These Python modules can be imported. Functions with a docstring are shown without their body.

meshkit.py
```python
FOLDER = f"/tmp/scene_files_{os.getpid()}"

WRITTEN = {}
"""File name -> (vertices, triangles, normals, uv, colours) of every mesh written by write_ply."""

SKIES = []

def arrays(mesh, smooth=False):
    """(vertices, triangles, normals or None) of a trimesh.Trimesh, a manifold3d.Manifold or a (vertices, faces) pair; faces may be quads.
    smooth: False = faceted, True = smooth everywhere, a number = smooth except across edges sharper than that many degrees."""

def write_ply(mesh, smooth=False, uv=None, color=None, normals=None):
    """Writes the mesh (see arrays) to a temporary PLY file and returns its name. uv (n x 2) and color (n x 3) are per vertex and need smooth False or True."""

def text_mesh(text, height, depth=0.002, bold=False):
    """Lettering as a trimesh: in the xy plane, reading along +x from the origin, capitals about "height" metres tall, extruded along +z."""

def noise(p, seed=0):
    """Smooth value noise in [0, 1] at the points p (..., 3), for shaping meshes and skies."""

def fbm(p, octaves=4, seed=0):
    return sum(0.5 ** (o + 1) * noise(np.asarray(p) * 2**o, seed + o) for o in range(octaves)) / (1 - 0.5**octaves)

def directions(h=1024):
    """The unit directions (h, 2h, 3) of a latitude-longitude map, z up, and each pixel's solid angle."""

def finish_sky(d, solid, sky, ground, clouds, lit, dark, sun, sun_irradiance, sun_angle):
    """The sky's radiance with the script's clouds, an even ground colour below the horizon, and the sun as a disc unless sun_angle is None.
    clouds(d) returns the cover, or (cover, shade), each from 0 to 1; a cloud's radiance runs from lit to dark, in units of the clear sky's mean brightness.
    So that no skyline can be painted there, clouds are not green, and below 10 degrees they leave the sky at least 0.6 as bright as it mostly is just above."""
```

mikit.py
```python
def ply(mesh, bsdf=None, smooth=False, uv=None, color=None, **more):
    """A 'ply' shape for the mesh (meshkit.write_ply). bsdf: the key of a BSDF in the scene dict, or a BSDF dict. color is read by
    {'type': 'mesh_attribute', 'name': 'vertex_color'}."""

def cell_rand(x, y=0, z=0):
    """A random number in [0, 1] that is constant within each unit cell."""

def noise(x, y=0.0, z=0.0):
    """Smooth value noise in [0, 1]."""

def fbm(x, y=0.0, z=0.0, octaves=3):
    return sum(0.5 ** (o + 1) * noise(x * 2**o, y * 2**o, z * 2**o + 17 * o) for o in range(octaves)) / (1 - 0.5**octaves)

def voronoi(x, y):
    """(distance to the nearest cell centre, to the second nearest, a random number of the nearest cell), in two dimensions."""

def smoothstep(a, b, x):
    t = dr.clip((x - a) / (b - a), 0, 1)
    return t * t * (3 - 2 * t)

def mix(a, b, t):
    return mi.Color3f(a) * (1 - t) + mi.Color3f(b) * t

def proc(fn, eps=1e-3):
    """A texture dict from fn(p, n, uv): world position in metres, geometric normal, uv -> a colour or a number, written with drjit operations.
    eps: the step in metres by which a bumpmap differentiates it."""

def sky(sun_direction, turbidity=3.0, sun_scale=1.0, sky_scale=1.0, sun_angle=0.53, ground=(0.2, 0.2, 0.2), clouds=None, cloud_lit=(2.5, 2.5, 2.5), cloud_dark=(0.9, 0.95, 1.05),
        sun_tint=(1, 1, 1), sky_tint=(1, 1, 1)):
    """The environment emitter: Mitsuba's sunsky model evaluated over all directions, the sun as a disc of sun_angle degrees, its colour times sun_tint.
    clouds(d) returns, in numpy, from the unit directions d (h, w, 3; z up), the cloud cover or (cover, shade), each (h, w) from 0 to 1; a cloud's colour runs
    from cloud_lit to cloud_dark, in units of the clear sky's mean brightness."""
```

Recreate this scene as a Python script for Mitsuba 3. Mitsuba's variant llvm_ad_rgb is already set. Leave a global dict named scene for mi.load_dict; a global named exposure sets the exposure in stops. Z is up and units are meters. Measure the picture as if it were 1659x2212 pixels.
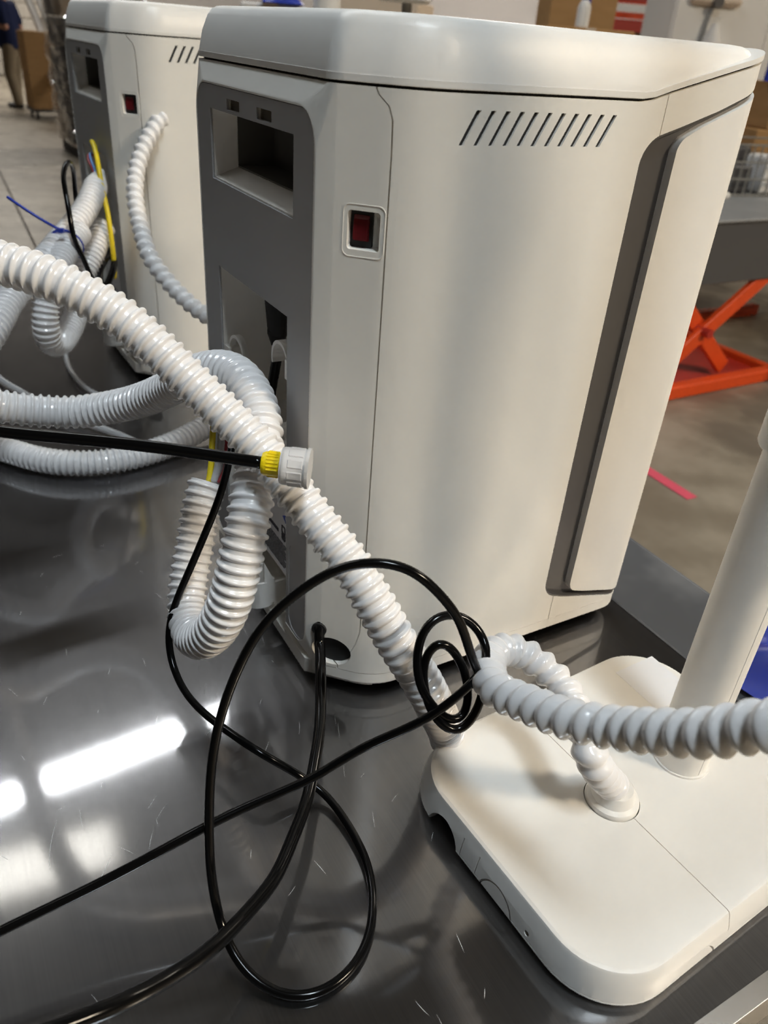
import math, random
import numpy as np, trimesh, mitsuba as mi, drjit as dr
import mikit, meshkit
from manifold3d import Manifold, FillRule
from manifold3d import CrossSection as _CS
from scipy.interpolate import CubicSpline

T = mi.ScalarTransform4f


class CrossSection(_CS):
    def __init__(self, polys): super().__init__(polys, FillRule.EvenOdd)


PI = math.pi
rng = np.random.default_rng(7)
scene, labels = {}, {}
TZ = 0.87                       # height of the steel table top
EYE = np.array([0.0, 0.0, TZ + 0.52])
FWD = np.array([0.0, 0.8536, -0.5210])
UP = np.array([-0.0811, 0.5193, 0.8507])

# ------------------------------------------------------------------ camera
scene['camera'] = {'type': 'thinlens', 'fov': math.degrees(2 * math.atan(829.5 / 1670.0)), 'fov_axis': 'x',
                   'aperture_radius': 0.0016, 'focus_distance': 0.60, 'near_clip': 0.02, 'far_clip': 100.0,
                   'to_world': T().look_at(origin=EYE.tolist(), target=(EYE + FWD).tolist(), up=UP.tolist())}

# ------------------------------------------------------------------ light
exposure = 0.47
LAMPS = [  # centre, length, width, heading (deg), colour, radiance: the hall's hanging lamps, two of them added as fill
    ((-1.95, 3.87, 5.07), 3.6, 0.15, 35.3, (0.95, 0.98, 1.0), 27.0),
    ((0.86, -1.10, 5.07), 0.5, 1.5, 31.7, (0.84, 0.95, 1.02), 34.0),
    ((5.40, -1.70, 5.07), 1.5, 1.0, 31.7, (1.0, 0.85, 0.64), 78.0),
    ((6.00, 5.50, 5.07), 2.4, 0.7, 31.7, (1.0, 0.9, 0.75), 14.0),
    ((-8.5, 17.0, 5.07), 2.4, 0.9, 31.7, (1.0, 0.94, 0.84), 28.0),  # added fill lamp, set here to brighten the table reflections and floor
    ((1.5, 15.5, 5.07), 2.4, 0.7, 31.7, (1.0, 0.94, 0.86), 90.0),  # added fill lamp, set here and raised to brighten the back wall
    ((-2.60, 2.74, 5.07), 2.2, 0.34, 26.0, (1.0, 0.98, 0.88), 4.0),
]
HALL = (-22.0, 16.0, -20.0, 21.0, 7.4)    # x0, x1, y0, y1, ceiling height


# ------------------------------------------------------------------ materials
def mat(name, base, rough=0.5, metal=0.0, spec=0.5, coat=0.0, **kw):
    b = base if isinstance(base, dict) else {'type': 'rgb', 'value': list(base)}
    d = {'type': 'principled', 'base_color': b, 'roughness': rough, 'metallic': metal, 'specular': spec}
    if coat: d['clearcoat'] = coat; d['clearcoat_gloss'] = 0.9
    d.update(kw)
    scene['m_' + name] = {'type': 'twosided', 'bsdf': d}
    return 'm_' + name


PW = mat('white_plastic', (0.80, 0.775, 0.725), 0.42)
PW2 = mat('white_plastic_smooth', (0.82, 0.80, 0.765), 0.36)
HOSE = mat('hose_white', (0.82, 0.81, 0.815), 0.16, spec=0.6, coat=1.0)
GREY = mat('grey_plastic', (0.082, 0.078, 0.078), 0.45)
BLACK = mat('black_rubber', (0.003, 0.003, 0.0032), 0.13, spec=0.28)
BLACKM = mat('black_matt', (0.010, 0.010, 0.010), 0.7)
DARK = mat('dark_inside', (0.012, 0.012, 0.012), 0.8)  # near-black that paints the unlit insides of slots and openings
REDSW = mat('red_rocker', (0.12, 0.008, 0.012), 0.25)
YEL = mat('yellow_plastic', (0.85, 0.66, 0.01), 0.35)
YELW = mat('yellow_wire', (0.78, 0.60, 0.02), 0.4)
REDW = mat('red_wire', (0.30, 0.03, 0.04), 0.4)
BLUEW = mat('blue_wire', (0.12, 0.28, 0.62), 0.4)
GREYW = mat('grey_wire', (0.45, 0.45, 0.46), 0.4)
TIE = mat('blue_tie', (0.012, 0.035, 0.35), 0.3)
BLUE = mat('blue_tape', (0.008, 0.03, 0.36), 0.4)
STICK = mat('sticker_white', (0.80, 0.80, 0.82), 0.5)
PRINTB = mat('print_blue', (0.02, 0.04, 0.16), 0.6)
PRINTK = mat('print_black', (0.03, 0.03, 0.04), 0.6)
CLEAR = mat('milky_clear', (0.92, 0.92, 0.93), 0.18, spec_trans=0.0)
scene['m_translucent'] = {'type': 'principled', 'base_color': {'type': 'rgb', 'value': [0.93, 0.93, 0.95]}, 'roughness': 0.22, 'spec_trans': 0.55, 'eta': 1.4}
scene['m_film'] = {'type': 'thindielectric', 'int_ior': 2.1}
CARD = mat('cardboard', mikit.proc(lambda p, n, uv: mikit.mix((0.36, 0.205, 0.085), (0.45, 0.27, 0.125), mikit.fbm(p.x * 9, p.y * 9, p.z * 30))), 0.85, spec=0.2)
CARDP = mat('cardboard_pale', (0.62, 0.52, 0.42), 0.85, spec=0.2)
ORANGE = mat('orange_paint', (0.72, 0.075, 0.012), 0.4)
REDP = mat('red_paint', (0.42, 0.03, 0.02), 0.45)
GREEN = mat('green_paint', (0.015, 0.11, 0.04), 0.45)
NAVY = mat('navy_cloth', (0.012, 0.018, 0.055), 0.9, spec=0.2)
KHAKI = mat('khaki_cloth', (0.21, 0.17, 0.115), 0.9, spec=0.2)
SKIN = mat('skin', (0.36, 0.18, 0.12), 0.5)
HAIR = mat('dark_hair', (0.02, 0.015, 0.012), 0.6)
SHOE = mat('black_shoe', (0.012, 0.012, 0.014), 0.5)
WHITEP = mat('white_paint', (0.78, 0.77, 0.75), 0.45)
WHITEC = mat('white_carton', (0.74, 0.73, 0.72), 0.7)
WIRE = mat('grey_wire_metal', (0.32, 0.32, 0.31), 0.4, metal=0.6)
DKGREY = mat('dark_grey_vinyl', (0.075, 0.075, 0.08), 0.5)
LIFTTOP = mat('lift_top', mikit.proc(lambda p, n, uv: mikit.mix((0.23, 0.24, 0.25), (0.33, 0.34, 0.35), mikit.fbm(p.x * 6, p.y * 6, p.z * 6))), 0.5, metal=0.3)
PINK = mat('pink_tape', (0.72, 0.10, 0.16), 0.6)
TAN = mat('tan_goods', (0.46, 0.36, 0.27), 0.8)
GOODS = mat('dark_goods', (0.045, 0.045, 0.05), 0.6)
WALLM = mat('wall_paint', mikit.proc(lambda p, n, uv: mikit.mix((0.46, 0.435, 0.42), (0.52, 0.495, 0.475), mikit.fbm(p.x * 0.7, p.y * 0.7, p.z * 0.7))), 0.9, spec=0.1)
CEILM = mat('ceiling_paint', mikit.proc(lambda p, n, uv: mikit.mix((0.10, 0.10, 0.10), (0.16, 0.155, 0.15), mikit.noise(p.x * 0.5, p.y * 0.5, 0))), 0.9, spec=0.1)
DOORM = mat('door_slats', (0.60, 0.555, 0.50), 0.6)
LAMPB = mat('lamp_housing', (0.7, 0.7, 0.7), 0.5)


def concrete(p, n, uv):
    a = mikit.fbm(p.x * 1.3, p.y * 1.3, 0, 4)
    b = mikit.fbm(p.x * 7 + 3, p.y * 7, 2, 4)
    c = mikit.mix((0.20, 0.17, 0.13), (0.36, 0.32, 0.26), mikit.smoothstep(0.25, 0.75, a * 0.6 + b * 0.4))
    return mikit.mix(c, (0.12, 0.10, 0.08), mikit.smoothstep(0.62, 0.8, mikit.fbm(p.x * 2.6, p.y * 2.6, 9, 4)) * 0.6)


CONC = mat('concrete', mikit.proc(concrete), 0.38)


def steel_col(p, n, uv):
    g = mikit.noise(uv.x * 2600, uv.y * 24, 0) * 0.5 + mikit.noise(uv.x * 900, uv.y * 9, 3) * 0.5
    sm = mikit.fbm(uv.x * 9, uv.y * 9, 5, 4)
    return mikit.mix((0.22, 0.22, 0.23), (0.35, 0.345, 0.345), g * 0.45 + sm * 0.55)


def steel_rough(p, n, uv):
    return 0.003 + 0.006 * mikit.fbm(uv.x * 14, uv.y * 14, 1, 3)


_lobe = lambda au, av: {'type': 'roughconductor', 'material': 'none', 'distribution': 'ggx', 'specular_reflectance': mikit.proc(steel_col), 'alpha_u': au, 'alpha_v': av}
scene['m_steel'] = {'type': 'twosided', 'bsdf': {'type': 'blendbsdf', 'weight': 0.42, 'a': _lobe(0.009, mikit.proc(steel_rough)), 'b': _lobe(0.30, 0.11)}}
scene['m_steel_dull'] = {'type': 'twosided', 'bsdf': {'type': 'principled', 'metallic': 0.75, 'roughness': 0.42, 'specular': 0.5,
    'base_color': mikit.proc(lambda p, n, uv: mikit.mix((0.20, 0.21, 0.23), (0.34, 0.35, 0.37), mikit.smoothstep(0.3, 0.7, mikit.fbm(p.x * 13, p.y * 13, 4, 4))))}}
scene['m_steel_plain'] = {'type': 'twosided', 'bsdf': {'type': 'roughconductor', 'material': 'none', 'specular_reflectance': {'type': 'rgb', 'value': [0.5, 0.49, 0.48]}, 'alpha': 0.2}}
scene['m_scratch'] = {'type': 'twosided', 'bsdf': {'type': 'roughconductor', 'material': 'none', 'specular_reflectance': {'type': 'rgb', 'value': [0.75, 0.75, 0.76]}, 'alpha': 0.5}}


# ------------------------------------------------------------------ helpers
def put(key, mesh, bsdf, smooth=30, M=None, **kw):
    """one entry of the scene; a repeated key takes the next three-digit number"""
    k, i = key, 0
    while k in scene:
        i += 1
        k = '%s_%03d' % (key, i)
    d = mikit.ply(mesh, bsdf, smooth=smooth, **kw)
    if M is not None: d['to_world'] = M
    scene[k] = d
    return k


def tag(key, label, cat=None, group=None, kind=None):
    labels[key] = {'label': label}
    if cat: labels[key]['category'] = cat
    if group: labels[key]['group'] = group
    if kind: labels[key]['kind'] = kind
    return key


def struct(key):
    labels.setdefault(key, {})['kind'] = 'structure'
    return key


def tm(m):
    """manifold -> trimesh"""
    a = m.to_mesh()
    if not len(a.tri_verts): raise ValueError('empty mesh')
    return trimesh.Trimesh(a.vert_properties[:, :3], a.tri_verts, process=False)


def box(sx, sy, sz, c=(0, 0, 0), bev=0.0, rz=0.0):
    """chamfered box"""
    if bev <= 0:
        m = Manifold.cube((sx, sy, sz), True)
    else:
        b = bev
        m = Manifold.batch_hull([Manifold.cube((sx - 2 * b, sy - 2 * b, sz), True), Manifold.cube((sx - 2 * b, sy, sz - 2 * b), True), Manifold.cube((sx, sy - 2 * b, sz - 2 * b), True)])
    if rz: m = m.rotate((0, 0, rz))
    return m.translate(tuple(c))


def cyl(r, h, c=(0, 0, 0), axis='z', n=32, r2=None):
    m = Manifold.cylinder(h, r, r if r2 is None else r2, n, True)
    if axis == 'x': m = m.rotate((0, 90, 0))
    if axis == 'y': m = m.rotate((90, 0, 0))
    return m.translate(tuple(c))


def poly(pts, h, r=0.0, seg=10):
    """polygon in xy (corners rounded by r) extruded from z=0 to h"""
    cs = CrossSection([np.asarray(pts, float)])
    if r: cs = rnd(cs, r)
    return Manifold.extrude(cs, h)


def rnd(cs, r):
    from manifold3d import JoinType
    return cs.offset(-r, JoinType.Miter, 4.0, 0).offset(r, JoinType.Round, 2.0, 48)


def prism_v(pts, v0, v1, r=0.0):
    """polygon given as (u, z), running along v"""
    return poly(pts, v1 - v0, r).rotate((90, 0, 0)).translate((0, v1, 0))


def prism_u(pts, u0, u1, r=0.0):
    """polygon given as (v, z), running along u"""
    return poly(pts, u1 - u0, r).transform(np.array([[0, 0, 1, u0], [1, 0, 0, 0], [0, 1, 0, 0]], float))


def rod(a, b, r, n=16):
    """a straight round bar"""
    return trimesh.creation.cylinder(radius=r, segment=[a, b], sections=n)


def beam(a, b, w, h):
    """a straight rectangular bar, w wide horizontally, h high"""
    a, b = np.asarray(a, float), np.asarray(b, float)
    d = b - a; L = np.linalg.norm(d); d /= L
    s = np.cross(d, [0, 0, 1.0])
    s = s / np.linalg.norm(s) if np.linalg.norm(s) > 1e-6 else np.array([1.0, 0, 0])
    t = np.cross(s, d)
    m = tm(box(L, w, h, (L / 2, 0, 0), min(w, h) * 0.12))
    M = np.eye(4); M[:3, 0], M[:3, 1], M[:3, 2], M[:3, 3] = d, s, t, a
    m.apply_transform(M)
    return m


def frames(P):
    """rotation-minimising frames along a polyline"""
    t = np.gradient(P, axis=0); t /= np.linalg.norm(t, axis=1, keepdims=True)
    n = np.zeros_like(P)
    a = np.cross(t[0], [0.3, 0.5, 0.8]); n[0] = a / np.linalg.norm(a)
    for i in range(1, len(P)):
        v = n[i - 1] - t[i] * (n[i - 1] @ t[i]); n[i] = v / np.linalg.norm(v)
    return t, n, np.cross(t, n)


def curve(pts, step):
    P = np.asarray(pts, float)
    s = np.r_[0, np.cumsum(np.linalg.norm(np.diff(P, axis=0), axis=1) ** 0.75)]
    q = CubicSpline(s, P)(np.linspace(0, s[-1], 600))
    for _ in range(12): q[1:-1] = 0.25 * q[:-2] + 0.5 * q[1:-1] + 0.25 * q[2:]
    L = np.r_[0, np.cumsum(np.linalg.norm(np.diff(q, axis=0), axis=1))]
    n = max(4, int(L[-1] / step))
    s2 = np.linspace(0, L[-1], n + 1)
    return np.c_[[np.interp(s2, L, q[:, k]) for k in range(3)]].T, s2


def sweep(pts, radius, step=0.004, n=16, cap=True):
    """tube along points; radius a number or a function (s, angle) -> r"""
    P, s = curve(pts, step)
    t, a, b = frames(P)
    th = np.arange(n) / n * 2 * PI
    R = radius(s[:, None], th[None, :]) if callable(radius) else np.full((len(P), n), float(radius))
    V = P[:, None] + R[..., None] * (np.cos(th)[None, :, None] * a[:, None] + np.sin(th)[None, :, None] * b[:, None])
    V = V.reshape(-1, 3)
    i, j = np.meshgrid(np.arange(len(P) - 1), np.arange(n), indexing='ij')
    k = (j + 1) % n
    q = np.stack([i * n + j, i * n + k, (i + 1) * n + k, (i + 1) * n + j], -1).reshape(-1, 4)
    F = np.vstack([q[:, [0, 1, 2]], q[:, [0, 2, 3]]])
    if cap:
        m = len(V); V = np.vstack([V, P[0], P[-1]])
        j = np.arange(n); k = (j + 1) % n; e = (len(P) - 1) * n
        F = np.vstack([F, np.c_[k, j, np.full(n, m)], np.c_[e + j, e + k, np.full(n, m + 1)]])
    return trimesh.Trimesh(V, F, process=False)


def ribbed(D, pitch, depth, kind='ring', helix=0.0, taper=None):
    """radius profile of a corrugated hose: 'ring' = round ridges with flat valleys, 'band' = round bands with narrow valleys"""
    def f(s, th):
        ph = s / pitch * 2 * PI + helix * th
        q = np.clip(np.cos(ph) * 1.1 + 0.05, 0, 1) ** 0.6 if kind == 'ring' else np.abs(np.cos(ph / 2)) ** 0.62 if kind == 'band' else (0.5 + 0.5 * np.cos(ph)) ** 0.75
        r = D / 2 - depth * (1 - np.clip(q, 0, 1))
        return r * taper(s) if taper else r
    return f


def plate_uv(nx, ny, x0, x1, y0, y1, z):
    """grid with uv in metres and a slight dishing of the sheet"""
    x, y = np.linspace(x0, x1, nx), np.linspace(y0, y1, ny)
    X, Y = np.meshgrid(x, y)
    Z = z + SHEET(X, Y)
    V = np.c_[X.ravel(), Y.ravel(), Z.ravel()]
    i, j = np.meshgrid(np.arange(ny - 1), np.arange(nx - 1), indexing='ij')
    q = np.stack([i * nx + j, i * nx + j + 1, (i + 1) * nx + j + 1, (i + 1) * nx + j], -1).reshape(-1, 4)
    return trimesh.Trimesh(V, np.vstack([q[:, [0, 1, 2]], q[:, [0, 2, 3]]]), process=False), V[:, :2].copy()


def SHEET(X, Y):
    p = np.stack([X * 2.6, Y * 2.6, np.zeros_like(X)], -1)
    return (meshkit.noise(p, 3) - 0.5) * 0.0011 + (meshkit.noise(p * 2.3, 5) - 0.5) * 0.00018 - 0.0007


YAW = math.radians(31.7)
ORG = np.array([-0.036, 0.4935, 0.0])
UU, VV = np.array([math.cos(YAW), math.sin(YAW), 0]), np.array([-math.sin(YAW), math.cos(YAW), 0])


def at(u, v, z=0.0):
    """a point given along the table's edges, z above its top"""
    return ORG + UU * u + VV * v + np.array([0, 0, z + TZ])


def place(x, y, z, deg):
    return T().translate([float(x), float(y), float(z)]).rotate([0, 0, 1], float(deg))


M1 = place(ORG[0], ORG[1], TZ, 31.7)           # machine in front; also the table's frame
M2 = place(-0.4054, 1.1643, TZ + 0.006, 33.07)  # machine behind

scene['m_milky'] = {'type': 'principled', 'base_color': {'type': 'rgb', 'value': [0.96, 0.96, 0.97]}, 'roughness': 0.22, 'spec_trans': 0.5, 'eta': 1.35}

# ------------------------------------------------------------------ the hall
x0, x1, y0, y1, hz = HALL
put('floor', tm(box(x1 - x0, y1 - y0, 0.1, ((x0 + x1) / 2, (y0 + y1) / 2, -0.062))), BLACKM); struct('floor')
slab = 4.5
ang = math.radians(-60.8)
ca, sa = math.cos(ang), math.sin(ang)
base = np.array([-3.37, 6.88])
smesh = mikit.ply(tm(box(slab - 0.012, slab - 0.012, 0.02, (0, 0, -0.0105), 0.002)), CONC, smooth=False)
k = 0
for i in range(-5, 7):
    for j in range(-5, 7):
        c = base + np.array([ca, sa]) * (i + 0.078) * slab + np.array([-sa, ca]) * (j + 0.5) * slab
        if x0 < c[0] < x1 and y0 < c[1] < y1:
            scene['floor__slab' + ('_%03d' % k if k else '')] = {**smesh, 'to_world': place(c[0], c[1], 0.0, -60.8)}
            k += 1
for nm, sx, sy, c in (('wall_back', x1 - x0, 0.1, ((x0 + x1) / 2, y1, hz / 2)), ('wall_front', x1 - x0, 0.1, ((x0 + x1) / 2, y0, hz / 2)),
                      ('wall_left', 0.1, y1 - y0, (x0, (y0 + y1) / 2, hz / 2)), ('wall_right', 0.1, y1 - y0, (x1, (y0 + y1) / 2, hz / 2))):
    put(nm, tm(box(sx, sy, hz, c)), WALLM); struct(nm)
put('ceiling', tm(box(x1 - x0, y1 - y0, 0.1, ((x0 + x1) / 2, (y0 + y1) / 2, hz + 0.05))), CEILM); struct('ceiling')
# roll-up door of horizontal slats in the back wall
put('door_1', tm(box(4.2, 0.08, 4.0, (-9.6, y1 - 0.09, 2.0))), LAMPB); struct('door_1')
sl = mikit.ply(tm(box(4.0, 0.05, 0.285, (0, 0, 0), 0.02)), DOORM, smooth=False)
for i in range(13):
    scene['door_1__slat' + ('_%03d' % i if i else '')] = {**sl, 'to_world': place(-9.6, y1 - 0.15, 0.16 + i * 0.3, 0)}
# hanging lamps
for i, (c, L, W, hd, col, rad) in enumerate(LAMPS):
    key = 'ceiling_lamp' + ('_%03d' % i if i else '')
    Mx = place(*c, hd)
    scene[key + '__housing'] = {**mikit.ply(tm(box(L + 0.06, W + 0.06, 0.08, (0, 0, 0.05), 0.01)), LAMPB, smooth=False), 'to_world': Mx}
    d = mikit.ply((np.array([[-L / 2, -W / 2, 0], [L / 2, -W / 2, 0], [L / 2, W / 2, 0], [-L / 2, W / 2, 0]]), np.array([[0, 2, 1], [0, 3, 2]])), LAMPB, smooth=False)
    d['emitter'] = {'type': 'area', 'radiance': {'type': 'rgb', 'value': [rad * q for q in col]}}
    scene[key + '__diffuser'] = {**d, 'to_world': Mx}
    for q, sgn in enumerate((-1, 1)):
        m = rod((sgn * L * 0.4, 0, 0.08), (sgn * L * 0.4, 0, hz - c[2]), 0.006, 8)
        scene[key + '__hanger' + ('_001' if q else '')] = {**mikit.ply(m, WIRE, smooth=True), 'to_world': Mx}
    tag(key, 'rectangular lamp hanging from the hall ceiling out of the picture, two of this set added as fill', 'lamp', 'hanging hall lamps')

# ------------------------------------------------------------------ steel table
UL, UR, VF, VB = -1.75, 0.366, -0.335, 1.34
m, uv = plate_uv(420, 330, UL, UR, VF, VB, 0.0)
put('steel_table__tabletop', m, 'm_steel', smooth=True, uv=uv, M=M1)
# rolled edge along the front and the left; a dull end plate to the right
edge = prism_u([(VF + 0.001, -0.0012), (VF - 0.012, -0.0035), (VF - 0.018, -0.010), (VF - 0.019, -0.05), (VF - 0.012, -0.05), (VF - 0.010, -0.014), (VF + 0.001, -0.008)], UL, 0.48, 0.001)
put('steel_table__rolled_edge', tm(edge), 'm_steel_plain', M=M1)
put('steel_table__end_plate', tm(box(0.112, VB - VF, 0.006, (0.4235, (VF + VB) / 2, -0.0032), 0.0015)), 'm_steel_dull', smooth=False, M=M1)
put('steel_table__end_lip', tm(box(0.004, VB - VF, 0.05, (0.4815, (VF + VB) / 2, -0.026), 0.001)), 'm_steel_dull', smooth=False, M=M1)
put('steel_table__underframe', tm(box(2.16, 1.58, 0.04, (-0.64, 0.5, -0.036))), 'm_steel_plain', smooth=False, M=M1)
for x, y in ((-1.68, -0.27), (-1.68, 1.27), (0.42, -0.27), (0.42, 1.27)):
    put('steel_table__leg', tm(box(0.045, 0.045, TZ - 0.056, (x, y, -0.056 - (TZ - 0.056) / 2), 0.003)), 'm_steel_plain', smooth=False, M=M1)
labels['steel_table__end_plate'] = {'label': 'dull grey plate along the end of the table'}
tag('steel_table', 'large scratched stainless steel work table carrying the white machines', 'table')
# fine scratches on the sheet
sc = []
for i in range(130):
    a = rng.uniform(0, 1) ** 1.0
    u, v = rng.uniform(-0.42, 0.02), rng.uniform(-0.33, 0.35)
    L, h = rng.uniform(0.003, 0.02) * (1 if i % 9 else 2.5), rng.normal(1.25, 0.5)
    n = 7
    t = np.linspace(0, L, n); bend = rng.normal(0, 6)
    px = u + np.cos(h) * t - np.sin(h) * t * t * bend; py = v + np.sin(h) * t + np.cos(h) * t * t * bend
    w = 0.00008 + 0.00012 * rng.random()
    nx, ny = -np.sin(h), np.cos(h)
    e = np.sin(np.linspace(0, PI, n)) * w
    A = np.c_[px + nx * e, py + ny * e]; B = np.c_[px - nx * e, py - ny * e]
    P = np.vstack([A, B]); z = SHEET(P[:, 0], P[:, 1]) + 0.00012
    F = np.vstack([[[i2, i2 + 1, n + i2 + 1], [i2, n + i2 + 1, n + i2]] for i2 in range(n - 1)])
    sc.append(trimesh.Trimesh(np.c_[P, z], F[:, ::-1], process=False))
put('steel_table__scratches', trimesh.util.concatenate(sc), 'm_scratch', smooth=False, M=M1)
labels['steel_table__scratches'] = {'label': 'fine bright scratches in the sheet', 'kind': 'stuff'}

# ------------------------------------------------------------------ the white machines
WID = 0.342


def ring(d, uf=0.357, dz=0.0):
    """plan outline of the casing, cut corners at the rear, shrunk by d"""
    # straight 45-degree cut from the rear frame, then a 60 mm arc that runs out into the side
    n = 1 / math.sqrt(2)
    q = [(0.006 + d, 0.042 + d * 0.4142)]
    q += [(0.0729 - (0.06 - d) * math.sin(t), 0.06 - (0.06 - d) * math.cos(t)) for t in np.radians(np.linspace(45, 0, 13))]
    f = [(uf - 0.03 + (0.03 - d) * math.sin(t), 0.03 - (0.03 - d) * math.cos(t)) for t in np.radians(np.linspace(0, 90, 10))]
    pts = q + f + [(u, WID - v) for u, v in f[::-1]] + [(u, WID - v) for u, v in q[::-1]]
    return CrossSection([np.array(pts)])


def slab_of(cs, z0, z1, r=0.012):
    return Manifold.extrude(rnd(cs, r), z1 - z0).translate((0, 0, z0))


LIDZ = [(-0.1, 0.4968), (0.225, 0.4968), (0.236, 0.4982), (0.25, 0.5022), (0.335, 0.5235), (0.6, 0.589)]


def above(dz, up=0.8):
    return prism_v([(u, z + dz) for u, z in LIDZ] + [(0.6, up), (-0.1, up)], -0.1, 0.5)


def band(dz0, dz1):
    return prism_v([(u, z + dz0) for u, z in LIDZ] + [(u, z + dz1) for u, z in LIDZ[::-1]], -0.1, 0.5)


def frustum(v0, v1, z0, z1, iv0, iv1, iz0, iz1, depth):
    a = prism_u([(v0, z0), (v1, z0), (v1, z1), (v0, z1)], -0.004, 0.0)
    b = prism_u([(iv0, iz0), (iv1, iz0), (iv1, iz1), (iv0, iz1)], depth - 0.0005, depth)
    return Manifold.batch_hull([a, b])


DS = np.array([0.035, -0.035]); DS /= np.linalg.norm(DS)      # along the cut corner, from the rear frame to the seam
DN = np.array([DS[1], -DS[0]])                                # outward from it


def strip_mat(s, z, out=0.0):
    """3x4 matrix: x along the cut corner, y up, z outward"""
    p = np.array([0, 0.048]) + DS * s + DN * out
    return np.array([[DS[0], 0, DN[0], p[0]], [DS[1], 0, DN[1], p[1]], [0, 1, 0, z]], float)


def on_strip(m, s, z, out=0.0):
    return m.transform(strip_mat(s, z, out))


def rrect(w, h, r, n=6):
    return rnd(CrossSection.square((w, h), True), r) if r else CrossSection.square((w, h), True)


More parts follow.
